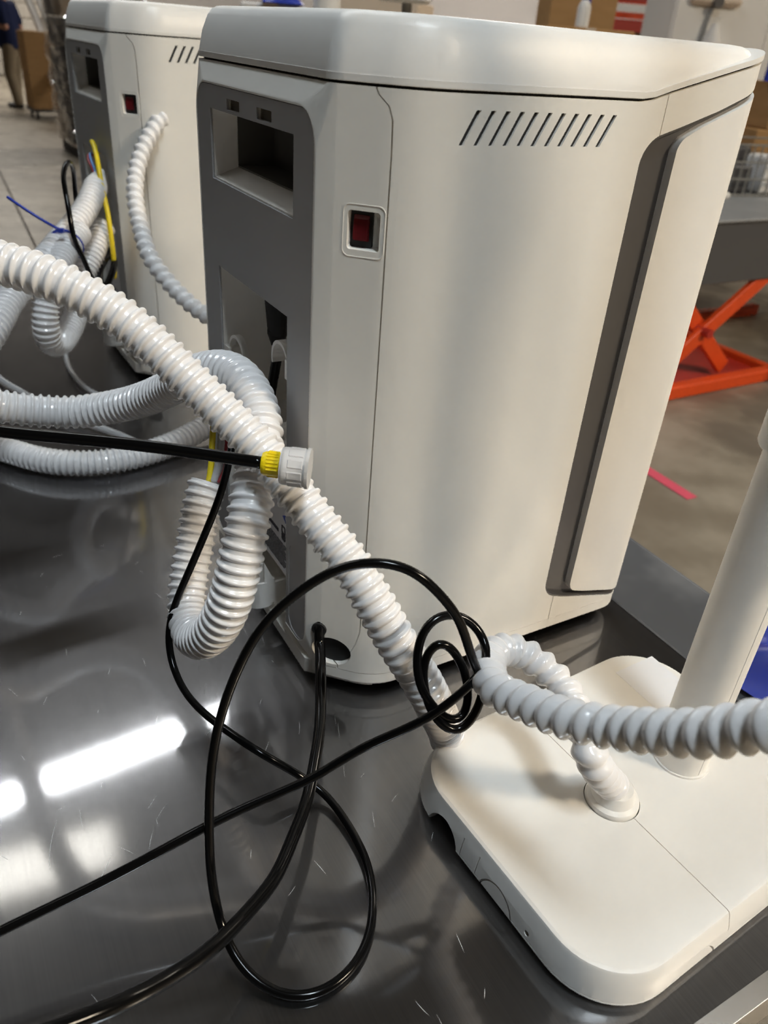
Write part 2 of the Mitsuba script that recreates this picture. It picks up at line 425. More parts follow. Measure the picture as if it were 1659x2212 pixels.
def machine_parts():
    parts = []
    add = lambda n, m, b, s=30, lab=None: parts.append((n, tm(m) if isinstance(m, Manifold) else m, b, s, lab))
    # casing: hull of the proud rear frame and the outline, plus the front part up to the lid
    plat = []
    for off, u in ((0.0022, 0.0), (0.0009, 0.0005), (0.0, 0.0016)):
        plat.append(prism_u([(0.048 + off, 0.034 + off), (0.294 - off, 0.034 + off), (0.294 - off, 0.483 - off), (0.048 + off, 0.483 - off)], u, u + 0.0008, 0.024))
    hullb = Manifold.batch_hull(plat + [slab_of(ring(0), 0.0275, 0.4945)])
    casing = hullb + slab_of(ring(0), 0.4900, 0.56)
    casing = casing - above(-0.0016)
    # front channel and panel
    chan = prism_v([(0.2348, 0.062), (0.262, 0.0515), (0.338, 0.0305), (0.45, 0.0), (0.45, 0.546), (0.338, 0.5042), (0.305, 0.4915), (0.272, 0.481), (0.2348, 0.470)], -0.1, 0.5, 0.022)
    pan = prism_v([(0.2672, 0.0595), (0.288, 0.0520), (0.338, 0.0385), (0.45, 0.008), (0.45, 0.5405), (0.338, 0.4988), (0.290, 0.4805), (0.2690, 0.4705)], -0.1, 0.5, 0.013)
    full = slab_of(ring(0), 0.02, 0.56)
    inner = slab_of(ring(0.0062), 0.02, 0.56, 0.008)
    core = slab_of(ring(0.012), 0.02, 0.56, 0.006)
    chan = chan ^ prism_v([(0.2, 0), (0.6, 0), (0.6, 0.7), (0.2, 0.7)], -0.1, 0.5)
    casing = casing - (chan - slab_of(ring(0.0110), 0.02, 0.56, 0.006))
    liner = (inner - core) ^ chan ^ prism_v([(0.2, 0), (0.6, 0), (0.6, 0.7), (0.2, 0.7)], -0.1, 0.5)
    rim = (full - inner) ^ (chan - prism_v([(0.2362, 0.0635), (0.262, 0.0532), (0.338, 0.0322), (0.45, 0.0017), (0.45, 0.5442), (0.338, 0.5025), (0.305, 0.4898), (0.272, 0.4793), (0.2362, 0.4685)], -0.1, 0.5, 0.0208)) ^ slab_of(ring(0.0007), 0.02, 0.56)
    panel = (slab_of(ring(-0.0012), 0.02, 0.56) - inner) ^ pan
    # rear: handle well, two small windows, the deep opening for the hoses
    well = frustum(0.0847, 0.2565, 0.408, 0.4617, 0.0847 + 0.004, 0.2565 - 0.015, 0.408 + 0.0105, 0.4617 - 0.002, 0.018) + prism_u([(0.0887, 0.4185), (0.2415, 0.4185), (0.2415, 0.4597), (0.0887, 0.4597)], 0.017, 0.052)
    slot = frustum(0.0945, 0.2500, 0.024, 0.3355, 0.0965, 0.226, 0.026, 0.331, 0.058)
    wins = [prism_u([(a, 0.4640), (a + 0.0285, 0.4640), (a + 0.0285, 0.4717), (a, 0.4717)], -0.004, 0.006) for a in (0.1232, 0.1870)]
    pocket = prism_u([(0.0565, 0.040), (0.0885, 0.040), (0.0885, 0.135), (0.0565, 0.135)], -0.004, 0.0012, 0.012)
    prof = [(0.0515, 0.0375), (0.2905, 0.0375), (0.2905, 0.4795), (0.0515, 0.4795)]
    bed = prism_u(prof, -0.004, 0.0022, 0.0215)
    rp = prism_u([(v + (0.0005 if v < 0.1 else -0.0005), z + (0.0005 if z < 0.1 else -0.0005)) for v, z in prof], 0.0004, 0.0021, 0.021)
    rp = rp - prism_u([(0.0847, 0.408), (0.2565, 0.408), (0.2565, 0.4617), (0.0847, 0.4617)], -0.01, 0.01) - prism_u([(0.0945, 0.02), (0.2500, 0.02), (0.2500, 0.3355), (0.0945, 0.3355)], -0.01, 0.01) - pocket
    for w in wins: rp = rp - w
    add('rear_panel', rp, RPAN, 30, 'grey rear panel')
    casing = casing - well - slot - bed
    for w in wins: casing = casing - w
    # vents on the side
    for i in range(11):
        u = 0.0749 + 0.01142 * i
        casing = casing - prism_v([(u, 0.4663), (u + 0.0036, 0.4663), (u + 0.0146, 0.4863), (u + 0.0110, 0.4863)], -0.01, 0.006)
    # switch recess, cable hole and round opening in the cut corner
    casing = casing - on_strip(Manifold.extrude(rrect(0.0222, 0.0247, 0.002), 0.03).translate((0, 0, -0.012)), 0.0337, 0.4118)
    casing = casing - on_strip(Manifold.extrude(CrossSection.circle(0.0062, 32), 0.06).translate((0, 0, -0.03)), 0.0127, 0.0690)
    casing = casing - on_strip(Manifold.extrude(CrossSection.circle(0.0185, 48).scale((1, 0.82)), 0.06).translate((0, 0, -0.03)), 0.0245, 0.0460)
    # fine raised outline of the switch plate
    plate = rrect(0.0290, 0.0335, 0.005) - rrect(0.0280, 0.0325, 0.0045)
    casing = casing + on_strip(Manifold.extrude(plate, 0.0009).translate((0, 0, -0.0004)), 0.0338, 0.4115)
    # seam between rear housing and side shell: masks meet along this line in (u, z)
    seam = [(0.0265, 0.60), (0.0265, 0.4945), (0.0275, 0.4915), (0.0325, 0.4855), (0.0345, 0.478), (0.0350, 0.46), (0.0356, 0.30), (0.0360, 0.12), (0.0355, 0.075), (0.0330, 0.060), (0.029, 0.047), (0.022, 0.0385), (0.022, 0.0)]
    g = 0.0004
    rearmask = prism_v([(u - g, z) for u, z in seam] + [(-0.1, 0.0), (-0.1, 0.6)], -0.1, 0.5)
    sidemask = prism_v([(u + g, z) for u, z in seam][::-1] + [(0.2487, 0.6), (0.2487, 0.0)], -0.1, 0.5)
    frontmask = prism_v([(0.2495, 0.0), (0.6, 0.0), (0.6, 0.7), (0.2495, 0.7)], -0.1, 0.5)
    mid = prism_u([(0.062, 0.028), (0.280, 0.028), (0.280, 0.492), (0.062, 0.492)], 0.015, 0.075)
    rearmask, sidemask = rearmask + mid, sidemask - mid
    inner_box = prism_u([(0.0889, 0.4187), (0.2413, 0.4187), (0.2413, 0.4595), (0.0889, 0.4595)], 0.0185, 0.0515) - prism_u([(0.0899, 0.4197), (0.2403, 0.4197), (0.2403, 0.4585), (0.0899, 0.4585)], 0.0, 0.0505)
    add('well_shade_liner', inner_box, RSHADE, False, 'added dark grey lining that paints the shade inside the handle well')  # added lining; its dark grey stands in for the unlit well
    add('rear_housing', casing ^ rearmask, PW)
    add('side_shell', (casing ^ sidemask), PW)
    add('front_trim', casing ^ frontmask, PW)
    add('front_channel', liner, GREY, 30, 'grey recessed channel round the front panel')
    add('channel_rim', rim, GREY, 30, 'thin grey rim of the channel')
    add('front_panel', panel, PW2, 30, 'smooth white front panel')
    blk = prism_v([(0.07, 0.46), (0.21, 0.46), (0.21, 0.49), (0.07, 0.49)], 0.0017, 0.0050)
    add('vent_shade', blk, DARK, False, 'black block painting the shade behind the slanted vent slots')  # solid black block in place of the shade deep in the slots
    for a in (0.1232, 0.1870):
        add('window', prism_u([(a, 0.4640), (a + 0.0285, 0.4640), (a + 0.0285, 0.4717), (a, 0.4717)], 0.004, 0.0065), 'm_brownpane', False, 'small dark window above the handle well')
    # lid
    lay = [(ring(0.0), 0.4968, 0.5020), (ring(0.0030), 0.515, 0.516), (ring(0.0075), 0.5265, 0.527), (ring(0.0105), 0.5308, 0.5311), (ring(0.0145), 0.5331, 0.5333), (ring(0.020), 0.5338, 0.534)]
    lid = Manifold.batch_hull([slab_of(c, a, b, 0.02) for c, a, b in lay]) ^ above(0.0)
    add('lid', lid, PW2)
    add('lid_lip', (slab_of(ring(-0.0007), 0.48, 0.56, 0.0207) - slab_of(ring(0.01), 0.48, 0.56, 0.012)) ^ band(0.0004, 0.0042), PW2)
    add('lid_gap', (slab_of(ring(0.004), 0.48, 0.56, 0.016) - slab_of(ring(0.02), 0.48, 0.56, 0.012)) ^ band(-0.0026, 0.001), DARK)
    # plinth and feet
    pl = Manifold.batch_hull([slab_of(ring(0.0004), 0.016, 0.0268), slab_of(ring(0.006), 0.0095, 0.010)])
    rearfoot = Manifold.batch_hull([prism_u([(0.052, 0.0105), (0.29, 0.0105), (0.29, 0.0268), (0.052, 0.0268)], 0.001, 0.003), slab_of(ring(0.004), 0.0105, 0.0268) ^ prism_v([(0, 0), (0.05, 0), (0.05, 0.1), (0, 0.1)], -0.1, 0.5)])
    slotcut = prism_u([(0.098, 0.0215), (0.246, 0.0215), (0.246, 0.04), (0.098, 0.04)], -0.02, 0.056)
    add('plinth', (pl + rearfoot) - slotcut, PW)
    add('base_pad', slab_of(ring(0.012), 0.004, 0.0096), BLACKM)
    for u, v in ((0.06, 0.05), (0.06, 0.292), (0.31, 0.05), (0.31, 0.292)):
        add('foot', cyl(0.014, 0.0045, (u, v, 0.00225)), BLACKM)
    # rocker switch
    add('switch_plate', on_strip(Manifold.extrude(rrect(0.0148, 0.0245, 0.001), 0.004).translate((0, 0, -0.0119)), 0.0300, 0.4118), BLACKM, 30, 'black switch surround')
    rk = Manifold.batch_hull([Manifold.extrude(rrect(0.0105, 0.0165, 0.0006), 0.001), Manifold.extrude(rrect(0.0100, 0.0060, 0.0006), 0.004).translate((0, -0.004, 0)), Manifold.extrude(rrect(0.0098, 0.001, 0), 0.0030).translate((0, 0.0055, 0))])
    add('switch_plate__rocker', on_strip(rk.translate((0, 0, -0.0082)), 0.0303, 0.4121), REDSW, 30, 'dark red rocker')
    rk2 = on_strip(Manifold.extrude(rrect(0.0225, 0.0250, 0.002), 0.001).translate((0, 0, -0.0126)), 0.0337, 0.4118)
    add('switch_floor', rk2, PW)
    add('opening_shade', on_strip(Manifold.extrude(CrossSection.circle(0.0195, 40).scale((1, 0.84)), 0.002).translate((0, 0, -0.0075)), 0.0245, 0.0460), DARK, 30, 'black disc painting the shade inside the round opening')  # shallow black disc painted in for the unlit hollow
    # fittings in the rear opening
    add('inner_plate', prism_u([(0.0985, 0.068), (0.236, 0.068), (0.236, 0.205), (0.0985, 0.205)], 0.013, 0.015) + prism_u([(0.0985, 0.203), (0.232, 0.203), (0.232, 0.205), (0.0985, 0.205)], 0.014, 0.056), PW2)
    for v in (0.135, 0.195): add('gusset', poly([(0.0, 0.0), (0.022, 0.0), (0.0, 0.05)], 0.003).rotate((90, 0, 0)).translate((-0.006, v, 0.034)), PW2)

    def hook(z, v, r=0.014, a0=-60, a1=200, w=0.014):
        th = np.radians(np.linspace(a0, a1, 26))
        o = [(r * math.cos(t), r * math.sin(t)) for t in th] + [((r - 0.0028) * math.cos(t), (r - 0.0028) * math.sin(t)) for t in th[::-1]]
        return prism_u(o, 0.004, 0.004 + w).translate((0, v, z))
    for z in (0.2905, 0.2165):
        h = hook(z, 0.118, 0.0175, -20, 150) + prism_u([(0.094, z - 0.008), (0.1025, z - 0.008), (0.1025, z + 0.008), (0.094, z + 0.008)], 0.002, 0.02)
        add('cable_hook', h, PW2, 30, 'white cable hook in the rear opening')
    add('tab', prism_u([(0.0945, 0.252), (0.1015, 0.252), (0.1015, 0.270), (0.0945, 0.270)], 0.004, 0.020, 0.002), PW2)
    add('clip', hook(0.258, 0.222, 0.020, 20, 200, 0.006) + prism_u([(0.236, 0.246), (0.247, 0.246), (0.247, 0.262), (0.236, 0.262)], 0.002, 0.014), PW2, 30, 'white clip on the left of the rear opening')
    # half-round hose holder low on the rear
    cup = (CrossSection.circle(0.0185, 48) - CrossSection.circle(0.0162, 48)) ^ CrossSection([np.array([(-0.03, -0.03), (0.012, -0.03), (0.012, 0.03), (-0.03, 0.03)])])
    add('hose_holder', Manifold.extrude(cup, 0.030).translate((-0.006, 0.150, 0.030)) + prism_v([(0.004, 0.03), (0.02, 0.03), (0.02, 0.058), (0.004, 0.058)], 0.132, 0.135), PW2, 30, 'half-round hose holder')
    # rating label with its print
    lb = prism_u([(0.100, 0.072), (0.232, 0.072), (0.232, 0.190), (0.100, 0.190)], 0.0122, 0.013)
    add('rating_label', lb, STICK, False, 'white rating label')
    pr = []
    r2 = np.random.default_rng(3)

    def bar(v0, v1, z0, z1): pr.append(prism_u([(v0, z0), (v1, z0), (v1, z1), (v0, z1)], 0.0118, 0.0122))
    for i in range(12):
        z, v = 0.102 - i * 0.0023, 0.226
        end = r2.uniform(0.112, 0.130)
        while v > end:
            w = r2.uniform(0.003, 0.008); bar(max(v - w, end), v, z, z + 0.0011); v -= w + 0.0011
    bar(0.140, 0.170, 0.1105, 0.1145); bar(0.180, 0.222, 0.1105, 0.1145)
    for i in range(4): bar(0.142 + 0.004 * i, 0.222, 0.1600 + i * 0.006, 0.1622 + i * 0.006)
    pr.append(prism_u([(0.1235, 0.1075), (0.1325, 0.1075), (0.1325, 0.124), (0.1235, 0.124)], 0.0118, 0.0122, 0.002) - prism_u([(0.1255, 0.1165), (0.1305, 0.1165), (0.1305, 0.1222), (0.1255, 0.1222)], 0.01, 0.013, 0.0012))
    add('rating_label__mark', prism_u([(0.1225, 0.130), (0.1300, 0.1345), (0.1225, 0.139), (0.1245, 0.1345)], 0.0118, 0.0122), TIE, False, 'small blue mark')
    add('rating_label__print', Manifold.compose(pr), PRINTK, False, 'rows of small dark print')
    return parts


RPAN = mat('rear_grey', (0.36, 0.36, 0.365), 0.5)
RSHADE = mat('well_shade_grey', (0.13, 0.128, 0.118), 0.6)  # dark tone holds the shade of the handle well
mat('brownpane', (0.05, 0.04, 0.025), 0.25)
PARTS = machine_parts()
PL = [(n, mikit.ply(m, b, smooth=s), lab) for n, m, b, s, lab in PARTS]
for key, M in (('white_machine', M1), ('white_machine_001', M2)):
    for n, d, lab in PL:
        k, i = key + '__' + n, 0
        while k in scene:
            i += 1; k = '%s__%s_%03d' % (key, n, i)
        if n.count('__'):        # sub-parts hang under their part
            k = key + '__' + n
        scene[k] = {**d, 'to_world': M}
        if lab: labels[k] = {'label': lab}
tag('white_machine', 'large white boxy machine with slanted vents and grey channel nearest the camera', 'machine')
tag('white_machine_001', 'white boxy machine farther back at the left, half hidden behind the large one', 'machine')
# power plug and its cord in the rear opening of the front machine
pg = Manifold.batch_hull([cyl(0.010, 0.004, (0, 0, 0)).scale((1.25, 0.8, 1)), cyl(0.011, 0.004, (0, 0, 0.028)).scale((1.3, 0.95, 1))]) + Manifold.batch_hull([cyl(0.009, 0.003, (0, 0, -0.001)), cyl(0.0055, 0.003, (0, 0, -0.012))]) + box(0.030, 0.021, 0.016, (0, 0, 0.034), 0.003)
pgm = pg.rotate((0, 0, 90)).translate((0.033, 0.192, 0.290))
put('power_plug__body', tm(pgm), BLACKM, M=M1)
put('power_plug__cord', sweep([(0.033, 0.192, 0.280), (0.031, 0.190, 0.262), (0.024, 0.186, 0.235), (0.018, 0.180, 0.215), (0.014, 0.178, 0.18)], 0.0048), BLACK, smooth=True, M=M1)
tag('power_plug', 'black power plug with its cord hanging in the rear opening of the large machine', 'plug')

# where hoses and cables run (world metres)
PATHS = {
    'hose_a': [(-0.780, 1.000, 0.888), (-0.700, 0.930, 0.900), (-0.600, 0.840, 1.000), (-0.520, 0.760, 1.090), (-0.463, 0.700, 1.142), (-0.413, 0.635, 1.195), (-0.360, 0.575, 1.232), (-0.308, 0.538, 1.244), (-0.276, 0.530, 1.241), (-0.258, 0.528, 1.238), (-0.237, 0.525, 1.233), (-0.211, 0.524, 1.222), (-0.184, 0.520, 1.206), (-0.156, 0.513, 1.184), (-0.117, 0.500, 1.154), (-0.091, 0.489, 1.135), (-0.067, 0.474, 1.115), (-0.045, 0.459, 1.096), (-0.021, 0.444, 1.075), (-0.003, 0.433, 1.053), (0.016, 0.426, 1.023), (0.037, 0.424, 0.990), (0.055, 0.435, 0.945), (0.064, 0.449, 0.915), (0.070, 0.460, 0.888)],
    'hose_b': [(-0.700, 0.600, 0.888), (-0.600, 0.620, 0.920), (-0.500, 0.650, 1.000), (-0.419, 0.683, 1.060), (-0.392, 0.700, 1.050), (-0.365, 0.715, 1.041), (-0.334, 0.726, 1.037), (-0.295, 0.726, 1.045), (-0.254, 0.709, 1.064), (-0.215, 0.679, 1.092), (-0.183, 0.644, 1.121), (-0.153, 0.615, 1.141), (-0.129, 0.590, 1.148), (-0.112, 0.567, 1.142), (-0.101, 0.544, 1.129), (-0.098, 0.522, 1.112), (-0.099, 0.500, 1.096), (-0.100, 0.481, 1.077), (-0.103, 0.470, 1.056), (-0.108, 0.463, 1.030), (-0.119, 0.463, 0.997), (-0.138, 0.478, 0.964), (-0.156, 0.504, 0.949), (-0.165, 0.527, 0.958), (-0.166, 0.544, 0.976), (-0.164, 0.559, 0.997), (-0.162, 0.576, 1.021), (-0.158, 0.593, 1.044)],
    'hose_h2': [(-0.860, 1.020, 0.887), (-0.720, 0.970, 0.887), (-0.587, 0.928, 0.887), (-0.520, 0.908, 0.887), (-0.465, 0.888, 0.887), (-0.417, 0.883, 0.887), (-0.375, 0.894, 0.887), (-0.337, 0.920, 0.887), (-0.301, 0.960, 0.888), (-0.275, 0.999, 0.892), (-0.250, 1.026, 0.900)],
    'hose_e': [(0.193, 0.403, 0.915), (0.168, 0.384, 0.955), (0.155, 0.385, 0.978), (0.146, 0.422, 0.988), (0.128, 0.439, 0.998), (0.108, 0.443, 1.008), (0.091, 0.432, 1.016), (0.080, 0.402, 1.027), (0.082, 0.372, 1.035), (0.093, 0.355, 1.044), (0.106, 0.336, 1.055), (0.121, 0.318, 1.067), (0.136, 0.304, 1.079), (0.148, 0.287, 1.096), (0.158, 0.274, 1.110), (0.166, 0.263, 1.124), (0.174, 0.254, 1.138), (0.183, 0.243, 1.153), (0.230, 0.253, 1.185), (0.301, 0.290, 1.205), (0.398, 0.362, 1.220), (0.442, 0.424, 1.300), (0.387, 0.455, 1.420), (0.297, 0.453, 1.530), (0.282, 0.451, 1.570)],
    'cable_c': [(-0.130, 0.570, 1.095), (-0.132, 0.552, 1.075), (-0.137, 0.540, 1.056), (-0.147, 0.529, 1.029), (-0.160, 0.521, 0.996), (-0.172, 0.514, 0.965), (-0.176, 0.503, 0.938), (-0.167, 0.485, 0.918), (-0.144, 0.457, 0.911), (-0.115, 0.434, 0.911), (-0.081, 0.411, 0.912), (-0.052, 0.412, 0.890), (-0.029, 0.405, 0.878), (-0.007, 0.379, 0.875), (0.008, 0.352, 0.874), (0.014, 0.327, 0.874), (0.014, 0.300, 0.874), (0.006, 0.278, 0.874), (-0.010, 0.261, 0.874), (-0.030, 0.254, 0.874), (-0.051, 0.258, 0.875), (-0.071, 0.270, 0.882), (-0.085, 0.288, 0.892), (-0.093, 0.302, 0.925), (-0.096, 0.317, 0.959), (-0.096, 0.331, 0.991), (-0.092, 0.343, 1.020), (-0.082, 0.356, 1.052), (-0.067, 0.367, 1.080), (-0.045, 0.377, 1.101), (-0.022, 0.383, 1.115), (-0.000, 0.385, 1.119), (0.020, 0.385, 1.115), (0.039, 0.384, 1.099), (0.053, 0.385, 1.080), (0.062, 0.383, 1.058), (0.073, 0.389, 1.030), (0.078, 0.392, 1.014), (0.073, 0.382, 0.999), (0.063, 0.376, 0.989), (0.049, 0.375, 0.997), (0.039, 0.383, 1.010), (0.035, 0.393, 1.025), (0.037, 0.400, 1.038), (0.045, 0.404, 1.045), (0.056, 0.405, 1.036), (0.065, 0.401, 1.021), (0.069, 0.392, 1.005), (0.066, 0.385, 0.993), (0.056, 0.380, 0.995), (0.044, 0.381, 1.006), (0.034, 0.385, 1.019), (0.030, 0.395, 1.035), (0.032, 0.404, 1.050), (0.041, 0.413, 1.058), (0.054, 0.418, 1.058), (0.068, 0.419, 1.050), (0.077, 0.413, 1.040), (0.078, 0.399, 1.035), (0.071, 0.385, 1.032), (0.053, 0.375, 1.016), (0.040, 0.373, 1.003), (0.019, 0.370, 0.989), (-0.004, 0.367, 0.974), (-0.026, 0.357, 0.962), (-0.041, 0.350, 0.956), (-0.068, 0.339, 0.948), (-0.096, 0.324, 0.942), (-0.125, 0.307, 0.934), (-0.159, 0.289, 0.923), (-0.186, 0.274, 0.917), (-0.212, 0.259, 0.912), (-0.234, 0.245, 0.909), (-0.350, 0.200, 0.882), (-0.500, 0.180, 0.874), (-0.700, 0.220, 0.874)],
    'cord_d': [(-0.044, 0.548, 0.941), (-0.049, 0.531, 0.939), (-0.048, 0.527, 0.928), (-0.044, 0.501, 0.922), (-0.041, 0.477, 0.914), (-0.038, 0.445, 0.909), (-0.038, 0.408, 0.907), (-0.040, 0.373, 0.906), (-0.046, 0.338, 0.908), (-0.053, 0.306, 0.913), (-0.065, 0.280, 0.918), (-0.080, 0.251, 0.928), (-0.097, 0.228, 0.938), (-0.114, 0.207, 0.952), (-0.135, 0.190, 0.962), (-0.160, 0.173, 0.972), (-0.178, 0.161, 0.982), (-0.260, 0.130, 0.955), (-0.380, 0.120, 0.900), (-0.500, 0.140, 0.877), (-0.650, 0.200, 0.876)],
    'rod': [(-0.563, 0.469, 0.878), (-0.433, 0.448, 1.044), (-0.357, 0.446, 1.141), (-0.282, 0.444, 1.158), (-0.252, 0.443, 1.157), (-0.201, 0.443, 1.156), (-0.149, 0.442, 1.155), (-0.113, 0.441, 1.153), (-0.081, 0.440, 1.151)],
    'rodaxis': [(-0.081, 0.440, 1.151), (-0.069, 0.439, 1.150), (-0.050, 0.439, 1.150)],
    'm2_hose_a': [(-0.465, 1.237, 1.190), (-0.459, 1.193, 1.176), (-0.456, 1.147, 1.158), (-0.460, 1.101, 1.140), (-0.465, 1.057, 1.126), (-0.467, 1.002, 1.112), (-0.471, 0.947, 1.099), (-0.469, 0.892, 1.086), (-0.467, 0.834, 1.066), (-0.500, 0.790, 1.020), (-0.570, 0.780, 0.940), (-0.680, 0.760, 0.890)],
    'm2_hose_b': [(-0.453, 1.195, 1.121), (-0.457, 1.173, 1.105), (-0.460, 1.150, 1.086), (-0.467, 1.122, 1.059), (-0.466, 1.096, 1.036), (-0.462, 1.063, 1.019), (-0.461, 1.032, 1.008), (-0.460, 0.996, 1.007), (-0.459, 0.970, 1.022), (-0.456, 0.961, 1.045), (-0.453, 0.966, 1.072), (-0.448, 0.981, 1.097), (-0.448, 1.015, 1.114), (-0.448, 1.052, 1.126), (-0.447, 1.087, 1.136)],
    'm2_thin': [(-0.301, 1.315, 1.319), (-0.331, 1.266, 1.295), (-0.351, 1.222, 1.281), (-0.365, 1.186, 1.259), (-0.375, 1.157, 1.232), (-0.377, 1.128, 1.203), (-0.370, 1.099, 1.176), (-0.356, 1.070, 1.147), (-0.338, 1.042, 1.121), (-0.317, 1.029, 1.099), (-0.290, 1.016, 1.078), (-0.261, 1.006, 1.061), (-0.223, 0.999, 1.050)],
    'm2_loop': [(-0.425, 1.108, 1.036), (-0.426, 1.078, 1.064), (-0.426, 1.049, 1.093), (-0.428, 1.039, 1.115), (-0.431, 1.029, 1.137), (-0.437, 1.037, 1.169), (-0.445, 1.053, 1.195), (-0.453, 1.074, 1.211), (-0.455, 1.091, 1.220), (-0.459, 1.114, 1.218), (-0.463, 1.131, 1.208), (-0.472, 1.151, 1.184), (-0.480, 1.169, 1.156), (-0.486, 1.193, 1.118)],
    'm2_yellow': [(-0.487, 1.295, 1.208), (-0.484, 1.266, 1.227), (-0.469, 1.234, 1.223), (-0.455, 1.204, 1.203), (-0.446, 1.186, 1.174), (-0.438, 1.174, 1.145), (-0.434, 1.167, 1.114), (-0.435, 1.170, 1.080), (-0.439, 1.175, 1.051)],
    'm2_red': [(-0.487, 1.286, 1.193), (-0.485, 1.250, 1.211), (-0.481, 1.235, 1.206), (-0.470, 1.218, 1.197), (-0.464, 1.211, 1.185), (-0.459, 1.205, 1.177)],
    'm2_blue': [(-0.485, 1.286, 1.193), (-0.485, 1.256, 1.212), (-0.477, 1.235, 1.207), (-0.467, 1.218, 1.197), (-0.462, 1.211, 1.185), (-0.458, 1.206, 1.177)],
    'm2_black': [(-0.453, 1.197, 1.086), (-0.447, 1.156, 1.076), (-0.446, 1.135, 1.061), (-0.440, 1.128, 1.050), (-0.434, 1.145, 1.059), (-0.441, 1.180, 1.077)],
    'tie_tail': [(-0.446, 1.025, 1.150), (-0.461, 1.019, 1.160), (-0.484, 1.017, 1.174), (-0.506, 1.019, 1.187)],
    'w_yellow': [(-0.158, 0.640, 1.095), (-0.158, 0.619, 1.080), (-0.157, 0.607, 1.063), (-0.158, 0.596, 1.043)],
    'w_grey': [(-0.149, 0.636, 1.089), (-0.150, 0.615, 1.074), (-0.150, 0.604, 1.059), (-0.154, 0.597, 1.043)],
    'w_red': [(-0.145, 0.636, 1.089), (-0.145, 0.613, 1.070), (-0.144, 0.603, 1.057), (-0.150, 0.597, 1.043)],
    'tube1': [(-0.584, 1.293, 0.900), (-0.577, 1.273, 0.878), (-0.538, 1.203, 0.876), (-0.497, 1.151, 0.876), (-0.457, 1.121, 0.876), (-0.420, 1.110, 0.876), (-0.397, 1.130, 0.876)],
    'tube2': [(-0.950, 1.250, 0.876), (-0.800, 1.200, 0.876), (-0.691, 1.202, 0.878), (-0.638, 1.155, 0.878), (-0.578, 1.106, 0.878), (-0.514, 1.056, 0.878), (-0.453, 1.023, 0.878), (-0.403, 0.999, 0.878), (-0.361, 0.973, 0.878)],
}

# ------------------------------------------------------------------ pole stand at the lower right
SU, SV, SROT = 0.1725, -0.1920, 3.5
_c = at(SU, SV)
MS = place(_c[0], _c[1], TZ, 31.7 + SROT)
cr, sr = math.cos(math.radians(SROT)), math.sin(math.radians(SROT))


def st(u, v):
    """table (u, v) -> stand frame"""
    a, b = u - SU, v - SV
    return (a * cr + b * sr, -a * sr + b * cr)


HX, HY = 0.1440, 0.1150
layers = []
for ins, z, r in ((0.004, 0.0015, 0.05), (0.0005, 0.0035, 0.052), (-0.0010, 0.0065, 0.053), (0.0005, 0.020, 0.052), (0.0035, 0.0305, 0.050), (0.0046, 0.0322, 0.049), (0.0068, 0.0330, 0.047)):
    layers.append(Manifold.extrude(rrect(2 * (HX - ins), 2 * (HY - ins), r), 0.0004).translate((0, 0, z - 0.0004)))
sb = Manifold.batch_hull(layers)
bx, by = st(0.147, -0.198)
sb = sb - cyl(0.0215, 0.02, (bx, by, 0.0325), n=64)
wx = -HX
# openings along the left wall: dark arch, latch slots, half-disc covers
def arch(y, w, h, depth, z0=-0.01):
    c = CrossSection.circle(w, 48).scale((1, h / w))
    return Manifold.extrude(c, depth).transform(np.array([[0, 0, 1, wx - 0.012], [1, 0, 0, y], [0, 1, 0, 0.0]], float))


yh = st(0.026, -0.150)[1]
sb = sb - arch(yh, 0.0185, 0.021, 0.030)
yd = st(0.028, -0.213)[1]
ds = 0.0185
disc_o = arch(yd, ds, 0.0205, 0.0145)
sb = sb - disc_o
sb = sb - cyl(0.0022, 0.02, (wx + 0.003, st(0.03, -0.2445)[1], 0.0125), 'x')
for v in (-0.1715, -0.1895):
    sb = sb - box(0.007, 0.0011, 0.022, (wx, st(0.027, v)[1], 0.0135))
sb = sb - box(0.006, 0.018, 0.0011, (wx, st(0.027, -0.1805)[1], 0.0035))
# cover at the front wall and the joint that crosses the top
xf = st(0.125, -0.31)[0]
fr = Manifold.extrude(CrossSection.circle(0.0195, 48).scale((1, 0.98)), 0.014).rotate((90, 0, 0)).translate((xf, -HY + 0.0075, 0.0))
sb = sb - fr
jx = st(0.1515, -0.25)[0]
joint = box(0.0006, 2 * HY + 0.02, 0.03, (jx, 0, 0.0365 - 0.0055))
sb = sb - (joint - slab_of(CrossSection([np.array([(-HX + 0.009, -HY + 0.009), (HX - 0.009, -HY + 0.009), (HX - 0.009, HY - 0.009), (-HX + 0.009, HY - 0.009)])]), 0.0, 0.0318, 0.04))
sb = sb - (Manifold.extrude(rrect(2 * HX + 0.01, 2 * HY + 0.01, 0.055), 0.0006).translate((0, 0, 0.0075)) - Manifold.extrude(rrect(2 * HX - 0.003, 2 * HY - 0.003, 0.051), 0.01))
put('pole_stand__base', tm(sb), PW2, M=MS)
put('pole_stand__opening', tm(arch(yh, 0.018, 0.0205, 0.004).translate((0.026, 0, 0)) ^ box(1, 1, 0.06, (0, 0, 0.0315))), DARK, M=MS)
labels['pole_stand__opening'] = {'label': 'dark arched opening in the side of the base'}
flar = Manifold.batch_hull(layers)
put('pole_stand__cover', tm(arch(yd, ds - 0.0016, 0.0186, 0.03) ^ (Manifold.batch_hull(layers).scale((0.998, 0.998, 0.99))) ^ box(0.02, 1, 1, (wx + 0.0035, 0, 0))), PW2, M=MS)
fr2 = Manifold.extrude(CrossSection.circle(0.0186, 48).scale((1, 0.98)), 0.03).rotate((90, 0, 0)).translate((xf - 0.0006, -HY + 0.014, 0.0))
